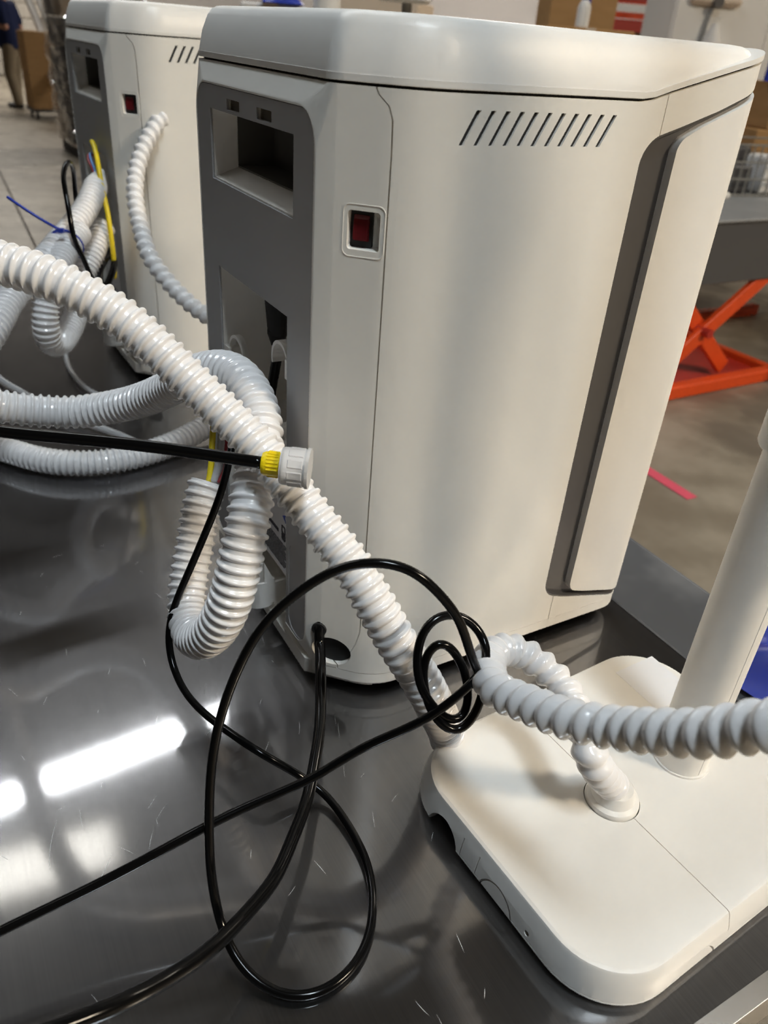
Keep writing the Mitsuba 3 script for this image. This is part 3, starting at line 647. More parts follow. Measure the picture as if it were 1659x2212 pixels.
put('pole_stand__cover', tm(fr2 ^ flar.scale((0.998, 0.999, 0.99)) ^ box(1, 0.02, 1, (0, -HY + 0.0035, 0))), PW2, M=MS)
put('pole_stand__bottom_pad', tm(Manifold.extrude(rrect(2 * HX - 0.02, 2 * HY - 0.02, 0.045), 0.0016)), BLACKM, M=MS)
# hose socket
sock = Manifold.revolve(CrossSection([np.array([(0.0, 0.024), (0.0205, 0.024), (0.0207, 0.0345), (0.0200, 0.0365), (0.0168, 0.0385), (0.0145, 0.046), (0.0135, 0.047), (0.0, 0.047)])]), 64)
put('pole_stand__hose_socket', tm(sock.translate((bx, by, 0.0))), PW2, M=MS)
# pole and the sleeve above it
px_, py_ = st(0.229, -0.193)
pole = Manifold.extrude(CrossSection.circle(0.0212, 72).scale((1.03, 1.0)), 0.70) - box(0.0006, 0.004, 0.72, (-0.0135, -0.0165, 0.35))
put('pole_stand__pole', tm(pole.rotate((0, 0, 25)).translate((px_, py_, 0.028))), PW2, M=MS)
put('pole_stand__sleeve', tm(Manifold.batch_hull([cyl(0.0265, 0.60, (0, 0, 0.30), n=72), cyl(0.0255, 0.604, (0, 0, 0.30), n=72)]).translate((px_, py_, 0.318))), PW2, M=MS)
put('pole_stand__collar', tm(cyl(0.0232, 0.002, (px_, py_, 0.0338), n=72)), PW2, M=MS)
l1, l2, l3, l4 = st(0.251, -0.094), st(0.300, -0.092), st(0.300, -0.146), st(0.251, -0.146)
put('pole_stand__paper_label', tm(poly([l1, l4, l3, l2], 0.0003).translate((0, 0, 0.0330))), STICK, False, M=MS)
labels['pole_stand__paper_label'] = {'label': 'blank paper label stuck on the base'}
tag('pole_stand', 'cream plastic stand with a flat rounded base, hose socket and upright pole', 'stand')

# scrap of blue tape behind the stand
n = 26
a, b = np.meshgrid(np.linspace(0, 1, n), np.linspace(0, 1, n))
U = 0.368 + 0.105 * a + 0.012 * b; Vv_ = -0.240 + 0.125 * b + 0.02 * a
Zs = 0.004 + 0.030 * np.sin(PI * np.clip(a * 0.9 + 0.05, 0, 1)) * np.sin(PI * np.clip(b, 0, 1)) ** 0.7 + 0.03 * np.maximum(0, a + b - 1.5) + 0.004 * np.sin(9 * a + 5 * b)
P = np.array([at(u, v, z) for u, v, z in zip(U.ravel(), Vv_.ravel(), Zs.ravel())])
i, j = np.meshgrid(np.arange(n - 1), np.arange(n - 1), indexing='ij')
q = np.stack([i * n + j, i * n + j + 1, (i + 1) * n + j + 1, (i + 1) * n + j], -1).reshape(-1, 4)
F = np.vstack([q[:, [0, 1, 2]], q[:, [0, 2, 3]]])
put('blue_tape_scrap', trimesh.Trimesh(np.vstack([P, P - [0, 0, 0.0006]]), np.vstack([F, F[:, ::-1] + n * n]), process=False), BLUE, smooth=True)
tag('blue_tape_scrap', 'crumpled piece of blue tape lying behind the upright pole', 'tape')

# ------------------------------------------------------------------ hoses
def hose(key, pts, prof, label, step=0.0007, n=28, **kw):
    put(key, sweep(pts, prof, step, n), HOSE, smooth=True)
    tag(key, label, 'hose')


P_ = PATHS
hose('corrugated_hose', P_['hose_a'], ribbed(0.0308, 0.0082, 0.0024), 'thick white ribbed hose crossing before the large machine from upper left to the stand', n=36)
hose('corrugated_hose_001', P_['hose_b'], ribbed(0.0346, 0.0082, 0.0024), 'white ribbed hose hanging in a tight U beside the rear of the large machine', n=36)
hose('corrugated_hose_002', P_['hose_h2'], ribbed(0.0342, 0.0078, 0.0024), 'white ribbed hose lying on the steel table below the black hose with the yellow cap', n=32)
hose('corrugated_hose_003', P_['hose_e'], ribbed(0.0252, 0.0128, 0.0036, 'wave', 1.0), 'thin white ribbed hose rising from the stand socket and looping out of the right side', n=32)
hose('corrugated_hose_004', P_['m2_hose_a'], ribbed(0.0342, 0.0080, 0.0024, 'ring', 0, lambda s: np.clip(0.35 + s / 0.07, 0.35, 1.0)), 'white ribbed hose with a taped end leaving the rear machine through a blue tie', n=32)
hose('corrugated_hose_005', P_['m2_hose_b'], ribbed(0.0342, 0.0068, 0.0024), 'white ribbed hose making a small U below the zip tie behind the thick hose', n=32)
hose('corrugated_hose_006', P_['m2_thin'], ribbed(0.0240, 0.0128, 0.0033, 'wave', 1.0), 'thin white ribbed hose curving down across the side of the rear machine', n=28)

# ------------------------------------------------------------------ cables and wires
def cable(key, pts, r, bsdf, label, cat='cable', step=0.003):
    put(key, sweep(pts, r, step, 16), bsdf, smooth=True)
    tag(key, label, cat)


cable('signal_cable', P_['cable_c'], 0.0031, BLACK, 'thin black cable winding through big loops and a small coil over the steel table')
put('mains_cable__cord', sweep(P_['cord_d'], 0.0047, 0.003, 20), BLACK, smooth=True)
tag('mains_cable', 'thick black cord coming out of the small hole low on the large machine', 'cable')
g = on_strip(Manifold.extrude(CrossSection.circle(0.0068, 32), 0.002) - Manifold.extrude(CrossSection.circle(0.0046, 32), 0.002), 0.0127, 0.0690, 0.0001)
put('mains_cable__grommet', tm(g), BLACKM, M=M1)
cable('loop_cable', P_['m2_loop'], 0.0033, BLACK, 'black cable standing up in a narrow loop at the rear machine')
cable('black_lead', P_['m2_black'], 0.0050, BLACK, 'black lead bunched under the yellow wire at the rear machine')
cable('yellow_wire', P_['m2_yellow'], 0.0036, YELW, 'long yellow wire arching out of the rear machine', 'wire')
cable('red_wire', P_['m2_red'], 0.0018, REDW, 'short red wire looping into the taped hose of the rear machine', 'wire')
cable('blue_wire', P_['m2_blue'], 0.0018, BLUEW, 'short light blue wire looping into the taped hose of the rear machine', 'wire')
cable('yellow_wire_001', P_['w_yellow'], 0.0028, YELW, 'yellow wire entering the open end of the hanging U hose', 'wire')
cable('grey_wire', P_['w_grey'], 0.0036, GREYW, 'grey wire entering the open end of the hanging U hose', 'wire')
cable('red_wire_001', P_['w_red'], 0.0018, REDW, 'red wire entering the open end of the hanging U hose', 'wire')
for k, nm, lab in ((0, 'tube1', 'clear thin tube curving on the steel table under the small U hose'), (1, 'tube2', 'clear thin tube lying under the two ribbed hoses at the left')):
    key = 'clear_tube' + ('_001' if k else '')
    put(key, sweep(P_[nm], (0.0042, 0.0055)[k], 0.003, 14), 'm_translucent', smooth=True); tag(key, lab, 'tube')
# blue zip tie
tail = np.array(P_['tie_tail'])
put('zip_tie__tail', sweep(tail, lambda s, th: 0.0011 + 0.0016 * np.abs(np.cos(th)) + 0 * s, 0.004, 12), TIE, smooth=True)
hc = np.array([-0.4535, 1.055, TZ + 0.2555]); hd = np.array([-0.05, -0.95, -0.30]); hd /= np.linalg.norm(hd)
e1 = np.cross(hd, [0, 0, 1]); e1 /= np.linalg.norm(e1); e2 = np.cross(e1, hd)
rp = np.array([hc + 0.0205 * (math.cos(t) * e1 * 1.05 + math.sin(t) * e2) for t in np.linspace(0, 2 * PI, 60)])
put('zip_tie__band', sweep(rp, lambda s, th: 0.0017 + 0 * s + 0 * th, 0.003, 10, False), TIE, smooth=True)
hb = box(0.008, 0.006, 0.006, (0, 0, 0), 0.001)
put('zip_tie__head', tm(hb.translate(tuple(tail[0]))), TIE, smooth=False)
tag('zip_tie', 'blue plastic zip tie with a long tail round the rear ribbed hose', 'zip tie')
# stiff black hose with its yellow cap and milky nut
R_ = P_['rod']; ax = np.array(P_['rodaxis'])
put('black_hose__hose', sweep(R_, 0.0041, 0.004, 24), BLACK, smooth=True)
d = ax[2] - ax[0]; d /= np.linalg.norm(d)
e1 = np.cross(d, [0, 0, 1]); e1 /= np.linalg.norm(e1); e2 = np.cross(e1, d)
MA = np.eye(4); MA[:3, 0], MA[:3, 1], MA[:3, 2], MA[:3, 3] = e1, e2, d, ax[0]
MAT = T(MA.tolist())
cap = Manifold.batch_hull([cyl(0.0070, 0.0125, (0, 0, 0.00625), n=48), cyl(0.0079, 0.0095, (0, 0, 0.0066), n=48)])
for k in range(22):
    if k % 11 < 8:
        t = 2 * PI * k / 22
        cap = cap + box(0.0014, 0.0009, 0.0075, (0.0080, 0, 0.0072), 0.0003).rotate((0, 0, math.degrees(t)))
cap = cap - cyl(0.0041, 0.03, (0, 0, 0))
put('black_hose__yellow_cap', tm(cap), YEL, M=MAT)
labels['black_hose__yellow_cap'] = {'label': 'ribbed yellow cap'}
nut = cyl(0.0118, 0.0030, (0, 0, 0.0140), n=48) + Manifold.batch_hull([cyl(0.0124, 0.0150, (0, 0, 0.0215), n=48), cyl(0.0118, 0.0168, (0, 0, 0.0215), n=48)]) + cyl(0.0134, 0.0022, (0, 0, 0.0300), n=48)
for k in range(10): nut = nut + box(0.0012, 0.0056, 0.010, (0.0121, 0, 0.0225), 0.0005).rotate((0, 0, 36 * k))
put('black_hose__clear_nut', tm(nut), 'm_milky', M=MAT)
labels['black_hose__clear_nut'] = {'label': 'milky clear plastic nut with ribs'}
tag('black_hose', 'stiff black hose reaching in from the left with a yellow cap and a milky nut', 'hose')

# ------------------------------------------------------------------ things in the hall
def carton(key, c, s, rz, label, bsdf=CARD, flap=True, group=None):
    """closed carton: walls, top flaps with a joint, tape strip"""
    sx, sy, sz = s
    b = box(sx, sy, sz, (0, 0, sz / 2), 0.006) - box(0.004, sy + 0.1, 0.01, (0, 0, sz)) - box(0.004, sy * 0.94, sz * 0.0 + 0.01, (0, 0, 0))
    Mx = place(c[0], c[1], c[2], rz)
    put(key + '__body', tm(b), bsdf, smooth=False, M=Mx)
    put(key + '__tape', tm(box(0.05, sy + 0.004, 0.001, (0, 0, sz + 0.0005)) + box(0.05, 0.001, sz * 0.25, (0, -sy / 2 - 0.0006, sz * 0.875))), CARDP, smooth=False, M=Mx)
    tag(key, label, 'box', group)
    return Mx


# the scissor lift table beyond the right end
LA, LB = np.array([1.3588, 3.5692]), np.array([1.9822, 3.9558])
ld = (LB - LA) / np.linalg.norm(LB - LA); ln = np.array([-ld[1], ld[0]])
def lf(a, b, z): return np.array([*(LA + ld * a + ln * b), z])
MLF = place(LA[0], LA[1], 0, math.degrees(math.atan2(ld[1], ld[0])))
put('scissor_lift__platform', tm(box(2.2, 1.0, 0.012, (1.02, 0.50, 0.815), 0.003)), LIFTTOP, smooth=False, M=MLF)
put('scissor_lift__skirt', tm(box(2.16, 0.03, 0.27, (1.02, 0.03, 0.672), 0.004) + box(2.16, 0.03, 0.27, (1.02, 0.97, 0.672), 0.004) + box(0.03, 0.93, 0.27, (-0.045, 0.5, 0.672), 0.004) + box(0.03, 0.93, 0.27, (2.085, 0.5, 0.672), 0.004)), DKGREY, smooth=False, M=MLF)
for b in (0.0, 0.86):
    put('scissor_lift__base_rail', beam(lf(-0.9, b, 0.033), lf(1.7, b, 0.033), 0.06, 0.066), ORANGE, smooth=False)
    for a0, a1 in ((-0.30, 0.66), (0.60, -0.36)):
        lo, hi = (lf(-0.16, b + 0.05, 0.07), lf(0.60, b + 0.05, 0.62)) if a0 < 0 else (lf(0.43, b + 0.09, 0.07), lf(-0.22, b + 0.09, 0.62))
        put('scissor_lift__leg', beam(lo, hi, 0.03, 0.075), ORANGE, smooth=False)
for a in (0.75, -0.88): put('scissor_lift__cross_rail', beam(lf(a, 0.03, 0.028), lf(a, 0.83, 0.028), 0.05, 0.055), ORANGE, smooth=False)
put('scissor_lift__base_plate', tm(box(0.75, 0.78, 0.012, (0.36, 0.43, 0.012), 0.002)), REDP, smooth=False, M=MLF)
put('scissor_lift__pivot', tm(cyl(0.022, 0.95, (0.135, 0.47, 0.303), 'y')), REDP, M=MLF)
tag('scissor_lift', 'orange scissor lift table with a grey top and dark skirt at the right', 'lift table')
# black round tyre right of the lift
wc = lf(0.80, -0.35, 0.17)
ty = Manifold.revolve(CrossSection.circle(0.045, 24).translate((0.125, 0)), 48).rotate((90, 0, 0))
put('cart_wheel__tyre', tm(ty.translate((wc[0], wc[1], 0.17))), BLACKM)
put('cart_wheel__hub', tm(cyl(0.09, 0.05, (wc[0], wc[1], 0.17), 'y')), GREY)
tag('cart_wheel', 'black wheel standing on the floor in front of the orange lift', 'wheel')
# pink floor tape
ta, tb = np.array([1.0, 2.81, 0.0022]), np.array([1.1487, 2.5531, 0.0022])
put('floor_tape', beam(ta, tb, 0.052, 0.003), PINK, smooth=False); tag('floor_tape', 'short strip of pink tape stuck to the concrete floor', 'tape')
# goods on the lift: wire basket, cartons, marker pen
Mb = place(1.86, 4.63, 0.8225, 20)
for i in range(14):
    x = -0.32 + 0.64 * i / 13
    put('wire_basket__upright', rod((x, -0.2, 0), (x, -0.2, 0.24), 0.004, 8), WIRE, M=Mb)
for z in (0.004, 0.08, 0.16, 0.24):
    for a_, b_ in (((-0.32, -0.2), (0.32, -0.2)), ((-0.32, 0.2), (0.32, 0.2)), ((-0.32, -0.2), (-0.32, 0.2)), ((0.32, -0.2), (0.32, 0.2))):
        put('wire_basket__rail', rod((*a_, z), (*b_, z), 0.005, 8), WIRE, M=Mb)
tag('wire_basket', 'grey wire basket of small goods standing on the lift table', 'basket')
for k, (x, y, s, bs, lab) in enumerate(((-0.2, -0.08, (0.13, 0.12, 0.13), DKGREY, 'dark grey packet at the left in the wire basket'), (-0.03, -0.07, (0.1, 0.15, 0.18), WHITEC, 'pale packet in the wire basket'), (0.16, -0.05, (0.18, 0.16, 0.15), TAN, 'tan packet at the right in the wire basket'), (-0.1, 0.1, (0.2, 0.12, 0.2), GOODS, 'black packet at the back of the wire basket'))):
    key = 'packet' + ('_%03d' % k if k else '')
    put(key, tm(box(*s, (x, y, s[2] / 2 + 0.004), 0.012, 8 * k)), bs, smooth=False, M=Mb); tag(key, lab, 'packet')
put('tool_grip', rod((1.545, 4.20, 0.835), (1.60, 4.24, 0.835), 0.016, 16), WHITEP); tag('tool_grip', 'short white plastic handle lying on the lift table before the basket', 'handle')
carton('carton', (2.25, 5.35, 0.821), (0.66, 0.42, 0.27), 14, 'brown carton on the lift table behind the wire basket, lower of two')
carton('carton_001', (2.27, 5.36, 1.0925), (0.6, 0.4, 0.24), 16, 'brown carton on the lift table, upper of two')
pc = np.array([1.985, 5.16, 1.3335])
put('marker_pen__barrel', rod(pc, pc + [0, 0, 0.15], 0.018, 16), TIE); put('marker_pen__cap', rod(pc + [0, 0, 0.15], pc + [0, 0, 0.19], 0.02, 16), BLACKM)
put('marker_pen__clip', rod(pc + [0.045, 0, 0.0], pc + [0.045, 0, 0.055], 0.016, 12), ORANGE); tag('marker_pen', 'dark blue bottle with an orange tip standing on the upper carton', 'bottle')
# tall white cabinet with a grey handle bar at the upper right
Mc = place(2.1, 6.35, 0, 5)
put('white_cabinet__body', tm(box(1.05, 0.6, 2.05, (0, 0, 1.025), 0.02) - box(0.006, 0.02, 1.9, (0.12, -0.3, 1.05))), WHITEP, smooth=False, M=Mc)
put('white_cabinet__handle_bar', tm(box(0.34, 0.05, 0.055, (-0.28, -0.33, 1.742), 0.02)), CARDP, smooth=False, M=Mc)
put('white_cabinet__knob', tm(cyl(0.03, 0.05, (-0.28, -0.37, 1.73), 'y')), GREY, M=Mc)
put('white_cabinet__stem', rod((-0.29, -0.325, 1.72), (-0.36, -0.325, 1.30), 0.012, 12), WIRE, M=Mc)
put('white_cabinet__funnel', tm(Manifold.cylinder(0.18, 0.085, 0.02, 32).translate((-0.27, -0.39, 1.44))), WHITEC, M=Mc)
pr = []
r3 = np.random.default_rng(11)
for i, z in enumerate((1.735, 1.70, 1.665, 1.63)):
    x = 0.20
    for q in range(3):
        w = r3.uniform(0.025, 0.05); pr.append(box(w, 0.0015, 0.014, (x + w / 2, -0.3008, z))); x += w + 0.012
put('white_cabinet__print', tm(Manifold.compose(pr)), GREYW, smooth=False, M=Mc); labels['white_cabinet__print'] = {'label': 'four short rows of grey print'}
tag('white_cabinet', 'tall white cabinet with a pale handle bar and rows of grey print', 'cabinet')
# stack of brown cartons with a spray bottle in front
for k in range(3):
    carton('carton_%03d' % (2 + k), (0.93, 5.75, 0.6 * k), (0.40, 0.40, 0.596), 4, 'brown carton in the tall stack behind the large machine, %s' % ('lowest of three', 'middle of three', 'topmost of three')[k])
carton('carton_005', (0.86, 4.95, 0.0), (0.5, 0.4, 0.76), 4, 'brown carton before the tall stack, lower of two')
carton('carton_006', (0.86, 4.95, 0.762), (0.46, 0.38, 0.748), 2, 'brown carton carrying the spray bottle')
bp = np.array([0.82, 4.80, 1.5105])
bt = Manifold.revolve(CrossSection([np.array([(0, 0), (0.032, 0), (0.034, 0.01), (0.034, 0.085), (0.028, 0.105), (0.014, 0.12), (0, 0.12)])]), 32)
put('spray_bottle__bottle', tm(bt.translate(tuple(bp))), WHITEC); put('spray_bottle__trigger_head', tm(box(0.05, 0.03, 0.022, tuple(bp + [0.006, 0, 0.132]), 0.006) + box(0.01, 0.012, 0.03, tuple(bp + [0.024, 0, 0.115]), 0.003)), TIE, smooth=False)
tag('spray_bottle', 'white spray bottle with a blue head on a brown carton', 'bottle')
# pallet rack
Mr = place(2.55, 9.75, 0, 4)
for k, x in enumerate((-0.92, 0.0, 0.92)):
    put('pallet_rack__upright', tm(box(0.10, 0.08, 1.66, (x, 0, 0.83), 0.006)), GREEN, smooth=False, M=Mr)
    put('pallet_rack__upright', tm(box(0.10, 0.08, 1.66, (x, 1.0, 0.83), 0.006)), GREEN, smooth=False, M=Mr)
    put('pallet_rack__post_head', tm(box(0.115, 0.085, 0.42, (x, -0.003, 1.87), 0.006)), ORANGE, smooth=False, M=Mr)
for z, m_, h in ((1.93, REDP, 0.09), (1.835, ORANGE, 0.10), (1.68, REDP, 0.11)):
    put('pallet_rack__beam', tm(box(1.92, 0.055, h, (0, -0.05, z), 0.006)), m_, smooth=False, M=Mr)
    put('pallet_rack__beam', tm(box(1.92, 0.055, h, (0, 1.05, z), 0.006)), m_, smooth=False, M=Mr)
for x in (-0.46, 0.46):
    put('pallet_rack__label_strip', tm(box(0.74, 0.004, 0.075, (x, -0.080, 1.835))), STICK, smooth=False, M=Mr)
put('pallet_rack__shelf', tm(box(1.9, 1.0, 0.02, (0, 0.5, 1.24))), WIRE, smooth=False, M=Mr)
put('pallet_rack__brace', beam((-0.40, 0.02, 1.25), (-0.05, 0.02, 1.62), 0.03, 0.04), GREEN, smooth=False, M=Mr)
tag('pallet_rack', 'orange and green pallet rack with white strips on its beam', 'rack')
for k, (x, w, h, bs, lab) in enumerate(((-0.78, 0.2, 0.34, WHITEC, 'narrow white box on the rack beside the left post'), (-0.43, 0.42, 0.36, WHITEC, 'wide white box with blue stripes on the rack'), (-0.09, 0.12, 0.2, STICK, 'small bright white box on the rack by the middle post'), (0.30, 0.28, 0.34, CARDP, 'pale box on the rack right of the green post'))):
    key = 'rack_box' + ('_%03d' % k if k else '')
    put(key + '__body', tm(box(w, 0.4, h, (x, 0.32, 1.25 + h / 2 + 0.001), 0.008)), bs, smooth=False, M=Mr)
    if k == 1:
        put(key + '__print', tm(Manifold.compose([box(0.016, 0.002, 0.10 + 0.05 * (q % 3), (x - 0.06 + 0.026 * q, 0.1185, 1.42), 0) for q in range(6)])), BLUEW, smooth=False, M=Mr)
        labels[key + '__print'] = {'label': 'blue stripes printed on the box'}
    tag(key, lab, 'box')
# row behind the rear machine: white carton with blue tape, grey column, tilted pale carton, tray on a stem
Mw = place(-0.50, 3.28, 0, 0)
for k in range(2): carton('white_carton' + ('_001' if k else ''), (-0.535, 3.30, 0.735 * k), (0.21, 0.24, 0.732), 0, ('white carton under another behind the rear machine', 'white carton with crumpled blue tape on top behind the rear machine')[k], WHITEC)
n = 22
a, b = np.meshgrid(np.linspace(0, 1, n), np.linspace(0, 1, n))
X, Y = -0.565 + 0.14 * a, 3.10 - 0.0 + 0.1 * b
Zb = 1.4695 + 0.028 * np.sin(PI * a) ** 0.6 * np.sin(PI * b) ** 0.6 * (0.5 + meshkit.noise(np.stack([a * 5, b * 5, a * 0], -1), 4))
i, j = np.meshgrid(np.arange(n - 1), np.arange(n - 1), indexing='ij')
q = np.stack([i * n + j, i * n + j + 1, (i + 1) * n + j + 1, (i + 1) * n + j], -1).reshape(-1, 4)
Pb = np.c_[X.ravel(), Y.ravel() + 0.06, Zb.ravel()]
F = np.vstack([q[:, [0, 1, 2]], q[:, [0, 2, 3]]])
put('blue_tape_scrap_001', trimesh.Trimesh(np.vstack([Pb, Pb - [0, 0, 0.0008]]), np.vstack([F, F[:, ::-1] + n * n]), process=False), BLUE, smooth=True)
tag('blue_tape_scrap_001', 'crumpled blue tape on a white carton at the top of the picture', 'tape')
put('grey_column__tube', tm(cyl(0.048, 1.72, (-0.345, 3.24, 0.87), n=48)), WHITEP); put('grey_column__foot', tm(cyl(0.075, 0.012, (-0.345, 3.24, 0.006), n=48)), GREY)
tag('grey_column', 'pale grey upright tube behind the large machine beside the blue tape', 'tube')
carton('pale_carton', (-0.17, 3.72, 0), (0.36, 0.3, 1.52), -12, 'pale beige carton behind the large machine', CARDP)
put('tray_stand__tray', tm(Manifold.batch_hull([Manifold.extrude(rrect(0.168, 0.12, 0.03), 0.004), Manifold.extrude(rrect(0.15, 0.10, 0.03), 0.004).translate((0, 0, -0.008))]).translate((-0.066, 2.88, 1.497))), WHITEP)
put('tray_stand__stem', rod((-0.057, 2.88, 0.012), (-0.057, 2.88, 1.492), 0.016, 20), WIRE); put('tray_stand__foot', tm(cyl(0.12, 0.014, (-0.057, 2.88, 0.007), n=40)), GREY)
tag('tray_stand', 'small pale tray on a grey stem behind the lid of the large machine', 'stand')

# left: carton on a dolly, film-wrapped pallet, leaning white pole, person
Mk = place(-5.63, 13.1, 0, -58)
put('floor_carton__body', tm(box(0.62, 0.5, 1.0, (0, 0, 0.63), 0.008) - box(0.63, 0.004, 0.01, (0, 0, 1.13))), CARD, smooth=False, M=Mk)
put('floor_carton__tape', tm(box(0.624, 0.06, 0.001, (0, 0, 1.1306))), CARDP, smooth=False, M=Mk); tag('floor_carton', 'tall brown carton on a dolly beside the person', 'box')
put('dolly__deck', tm(box(0.7, 0.55, 0.03, (0, 0, 0.114), 0.004)), GOODS, smooth=False, M=Mk)
for x in (-0.28, 0.28):
    for y in (-0.2, 0.2): put('dolly__wheel', tm(cyl(0.05, 0.03, (x, y, 0.05), 'y', 24)), BLACKM, M=Mk)
tag('dolly', 'dark dolly with small wheels under the tall brown carton', 'dolly')
Mp = place(-3.62, 9.95, 0, -57)
for k in range(5): put('wrapped_pallet__board', tm(box(0.16, 0.9, 0.025, (-0.36 + 0.18 * k, 0, 0.128), 0.003)), CARDP, smooth=False, M=Mp)
for y in (-0.38, 0, 0.38): put('wrapped_pallet__block', tm(box(0.86, 0.09, 0.11, (0, y, 0.056), 0.004)), GOODS, smooth=False, M=Mp)
r4 = np.random.default_rng(5)
z = 0.145
while z < 1.75:
    h = r4.uniform(0.16, 0.3)
    for x in (-0.22, 0.22):
        for y in (-0.22, 0.22):
            put('wrapped_pallet__goods', tm(box(0.42, 0.42, h - 0.012, (x, y, z + h / 2), 0.012, r4.uniform(-2, 2))), (GOODS, DKGREY, TAN, GOODS, GREY)[int(r4.integers(0, 5))], smooth=False, M=Mp)
    z += h
nv, nh = 80, 168
th = np.linspace(0, 2 * PI, nh, endpoint=False); zz = np.linspace(0.13, 1.84, nv)
TH, ZZ = np.meshgrid(th, zz)
sq = 0.475 / (np.abs(np.cos(TH)) ** 14 + np.abs(np.sin(TH)) ** 14) ** (1 / 14)
fx, fy = sq * np.cos(TH), sq * np.sin(TH)
wr = meshkit.fbm(np.stack([fx * 9, fy * 9, ZZ * 8 + fx * 3], -1), 3, 2) - 0.5
fx, fy = fx * (1 + 0.17 * wr), fy * (1 + 0.17 * wr)
V = np.c_[fx.ravel(), fy.ravel(), ZZ.ravel()]
i, j = np.meshgrid(np.arange(nv - 1), np.arange(nh), indexing='ij'); kk = (j + 1) % nh
q = np.stack([i * nh + j, i * nh + kk, (i + 1) * nh + kk, (i + 1) * nh + j], -1).reshape(-1, 4)
put('wrapped_pallet__film', trimesh.Trimesh(V, np.vstack([q[:, [0, 1, 2]], q[:, [0, 2, 3]]]), process=False), 'm_film', smooth=False, M=Mp)
labels['wrapped_pallet__film'] = {'label': 'crinkled clear stretch film'}
tag('wrapped_pallet', 'pallet of dark goods wrapped in shiny clear film at the upper left', 'pallet')
put('leaning_pole__pole', beam((-6.12, 13.73, 2.0), (-4.968, 12.531, 0.03), 0.10, 0.05), WHITEP, smooth=False)
put('leaning_pole__pole', beam((-5.99, 13.76, 2.0), (-4.84, 12.56, 0.03), 0.06, 0.05), WHITEP, smooth=False)
tag('leaning_pole', 'pair of white poles leaning behind the wrapped pallet', 'pole')


# ------------------------------------------------------------------ the person: standing in profile, looking left, forearm raised
def limb(chain):
    ms = []
    for (a, ra), (b, rb) in zip(chain[:-1], chain[1:]):
        ms.append(Manifold.batch_hull([Manifold.sphere(ra, 20).translate(tuple(a)), Manifold.sphere(rb, 20).translate(tuple(b))]))
    return ms


def body(ms, size=0.018, it=12):
    m = Manifold.batch_boolean(ms, __import__('manifold3d').OpType.Add).refine_to_length(size)
    t = tm(m); t.merge_vertices()
    trimesh.smoothing.filter_taubin(t, iterations=it)
    return t


def ell(c, r):
    return Manifold.sphere(1.0, 24).scale(tuple(r)).translate(tuple(c))


MPp = place(-6.54, 14.12, 0, 0)        # local: -x forward, y to the far side
def arm(s):
    sh, el, wr = (0.02, s * 0.20, 1.43), (0.09, s * 0.25, 1.14), (-0.17, s * 0.16, 1.16)
    ms = limb([(sh, 0.055), (el, 0.043), (wr, 0.029)]) + [Manifold.batch_hull([ell((-0.20, s * 0.155, 1.165), (0.036, 0.018, 0.036)), ell((-0.245, s * 0.15, 1.165), (0.02, 0.014, 0.038))])]
    for k in range(4):
        z = 1.192 - 0.019 * k; L = (0.058, 0.066, 0.062, 0.05)[k]
        ms += limb([((-0.255, s * 0.15, z), 0.0092), ((-0.255 - L * 0.5, s * 0.148, z - 0.004), 0.0085), ((-0.25 - L * 0.85, s * 0.128, z - 0.012), 0.0078)])
    ms += limb([((-0.205, s * 0.14, 1.19), 0.0105), ((-0.235, s * 0.122, 1.212), 0.0095), ((-0.262, s * 0.118, 1.216), 0.0085)])
    return ms
skin = arm(-1) + arm(1) + limb([((0.0, 0, 1.46), 0.055), ((-0.02, 0, 1.56), 0.052)]) + [ell((-0.02, 0, 1.67), (0.098, 0.076, 0.118)), ell((-0.05, 0, 1.60), (0.062, 0.055, 0.055)), ell((-0.122, 0, 1.645), (0.018, 0.013, 0.022)), ell((-0.105, 0, 1.597), (0.016, 0.025, 0.008)), ell((0.0, -0.078, 1.655), (0.018, 0.010, 0.032)), ell((0.0, 0.078, 1.655), (0.018, 0.010, 0.032))]
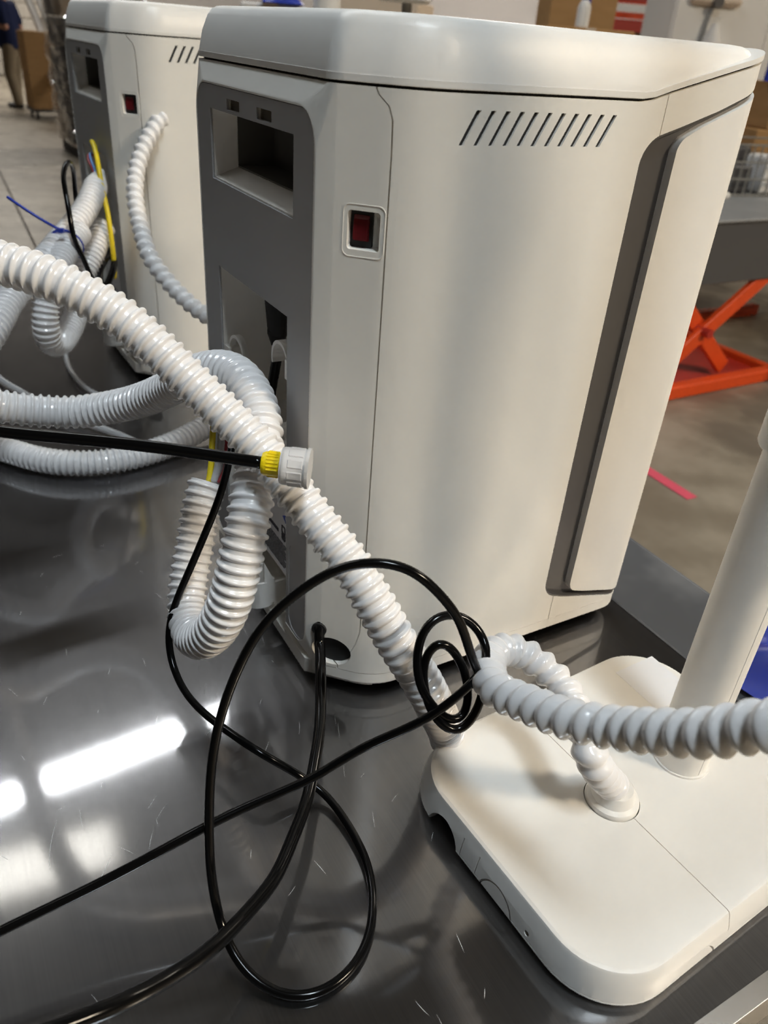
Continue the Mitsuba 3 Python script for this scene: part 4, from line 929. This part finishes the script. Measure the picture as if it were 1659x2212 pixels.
# legs as one figure with the rest
for s, kx, ax_ in ((-1, -0.03, 0.04), (1, -0.02, -0.05)):
    skin += limb([((0.02, s * 0.085, 0.93), 0.085), ((kx, s * 0.09, 0.50), 0.058), ((ax_, s * 0.085, 0.10), 0.042)])
skin += limb([((0.01, 0, 0.98), 0.13), ((0.0, 0, 1.36), 0.13)])
put('person__body', body(skin, 0.014, 8), SKIN, smooth=True, M=MPp)
for s in (-1, 1): put('person__eye', tm(ell((-0.107, s * 0.032, 1.672), (0.008, 0.012, 0.008))), STICK, smooth=True, M=MPp)
shirt = limb([((0.0, -0.15, 1.42), 0.075), ((0.0, 0.15, 1.42), 0.075)]) + [Manifold.batch_hull([ell((0.0, -0.13, 1.40), (0.125, 0.09, 0.09)), ell((0.0, 0.13, 1.40), (0.125, 0.09, 0.09)), ell((-0.01, 0, 1.12), (0.165, 0.19, 0.1)), cyl(0.18, 0.04, (0.01, 0, 0.865), n=28).scale((0.95, 1.05, 1))])]
for s in (-1, 1): shirt += limb([((0.02, s * 0.19, 1.425), 0.078), ((0.075, s * 0.245, 1.22), 0.068)])
put('person__shirt', body(shirt, 0.02, 12), NAVY, smooth=True, M=MPp)
labels['person__shirt'] = {'label': 'navy short-sleeved shirt'}
tr = [Manifold.batch_hull([ell((0.02, -0.07, 0.88), (0.14, 0.105, 0.08)), ell((0.02, 0.07, 0.88), (0.14, 0.105, 0.08)), ell((0.01, 0, 1.0), (0.15, 0.16, 0.04))])]
for s, kx, ax_ in ((-1, -0.03, 0.04), (1, -0.02, -0.05)): tr += limb([((0.02, s * 0.085, 0.86), 0.118), ((kx, s * 0.09, 0.50), 0.088), ((ax_, s * 0.085, 0.10), 0.074)])
put('person__trousers', body(tr, 0.02, 12), KHAKI, smooth=True, M=MPp)
for s, ax_ in ((-1, 0.04), (1, -0.05)):
    put('person__shoe', body([Manifold.batch_hull([ell((ax_ + 0.03, s * 0.085, 0.045), (0.05, 0.042, 0.042)), ell((ax_ - 0.13, s * 0.09, 0.034), (0.06, 0.046, 0.03))]) ^ box(1, 1, 0.2, (0, 0, 0.1035))], 0.02, 3), SHOE, smooth=True, M=MPp)
put('person__hair', body([ell((0.005, 0, 1.70), (0.100, 0.083, 0.098)) - box(0.2, 0.3, 0.3, (-0.155, 0, 1.60))], 0.02, 3), HAIR, smooth=True, M=MPp)
tag('person', 'person in a navy shirt, khaki trousers and black shoes at the upper left edge', 'person')
for k_ in list(scene):
    if k_.endswith('__print'): labels.setdefault(k_, {})['kind'] = 'stuff'
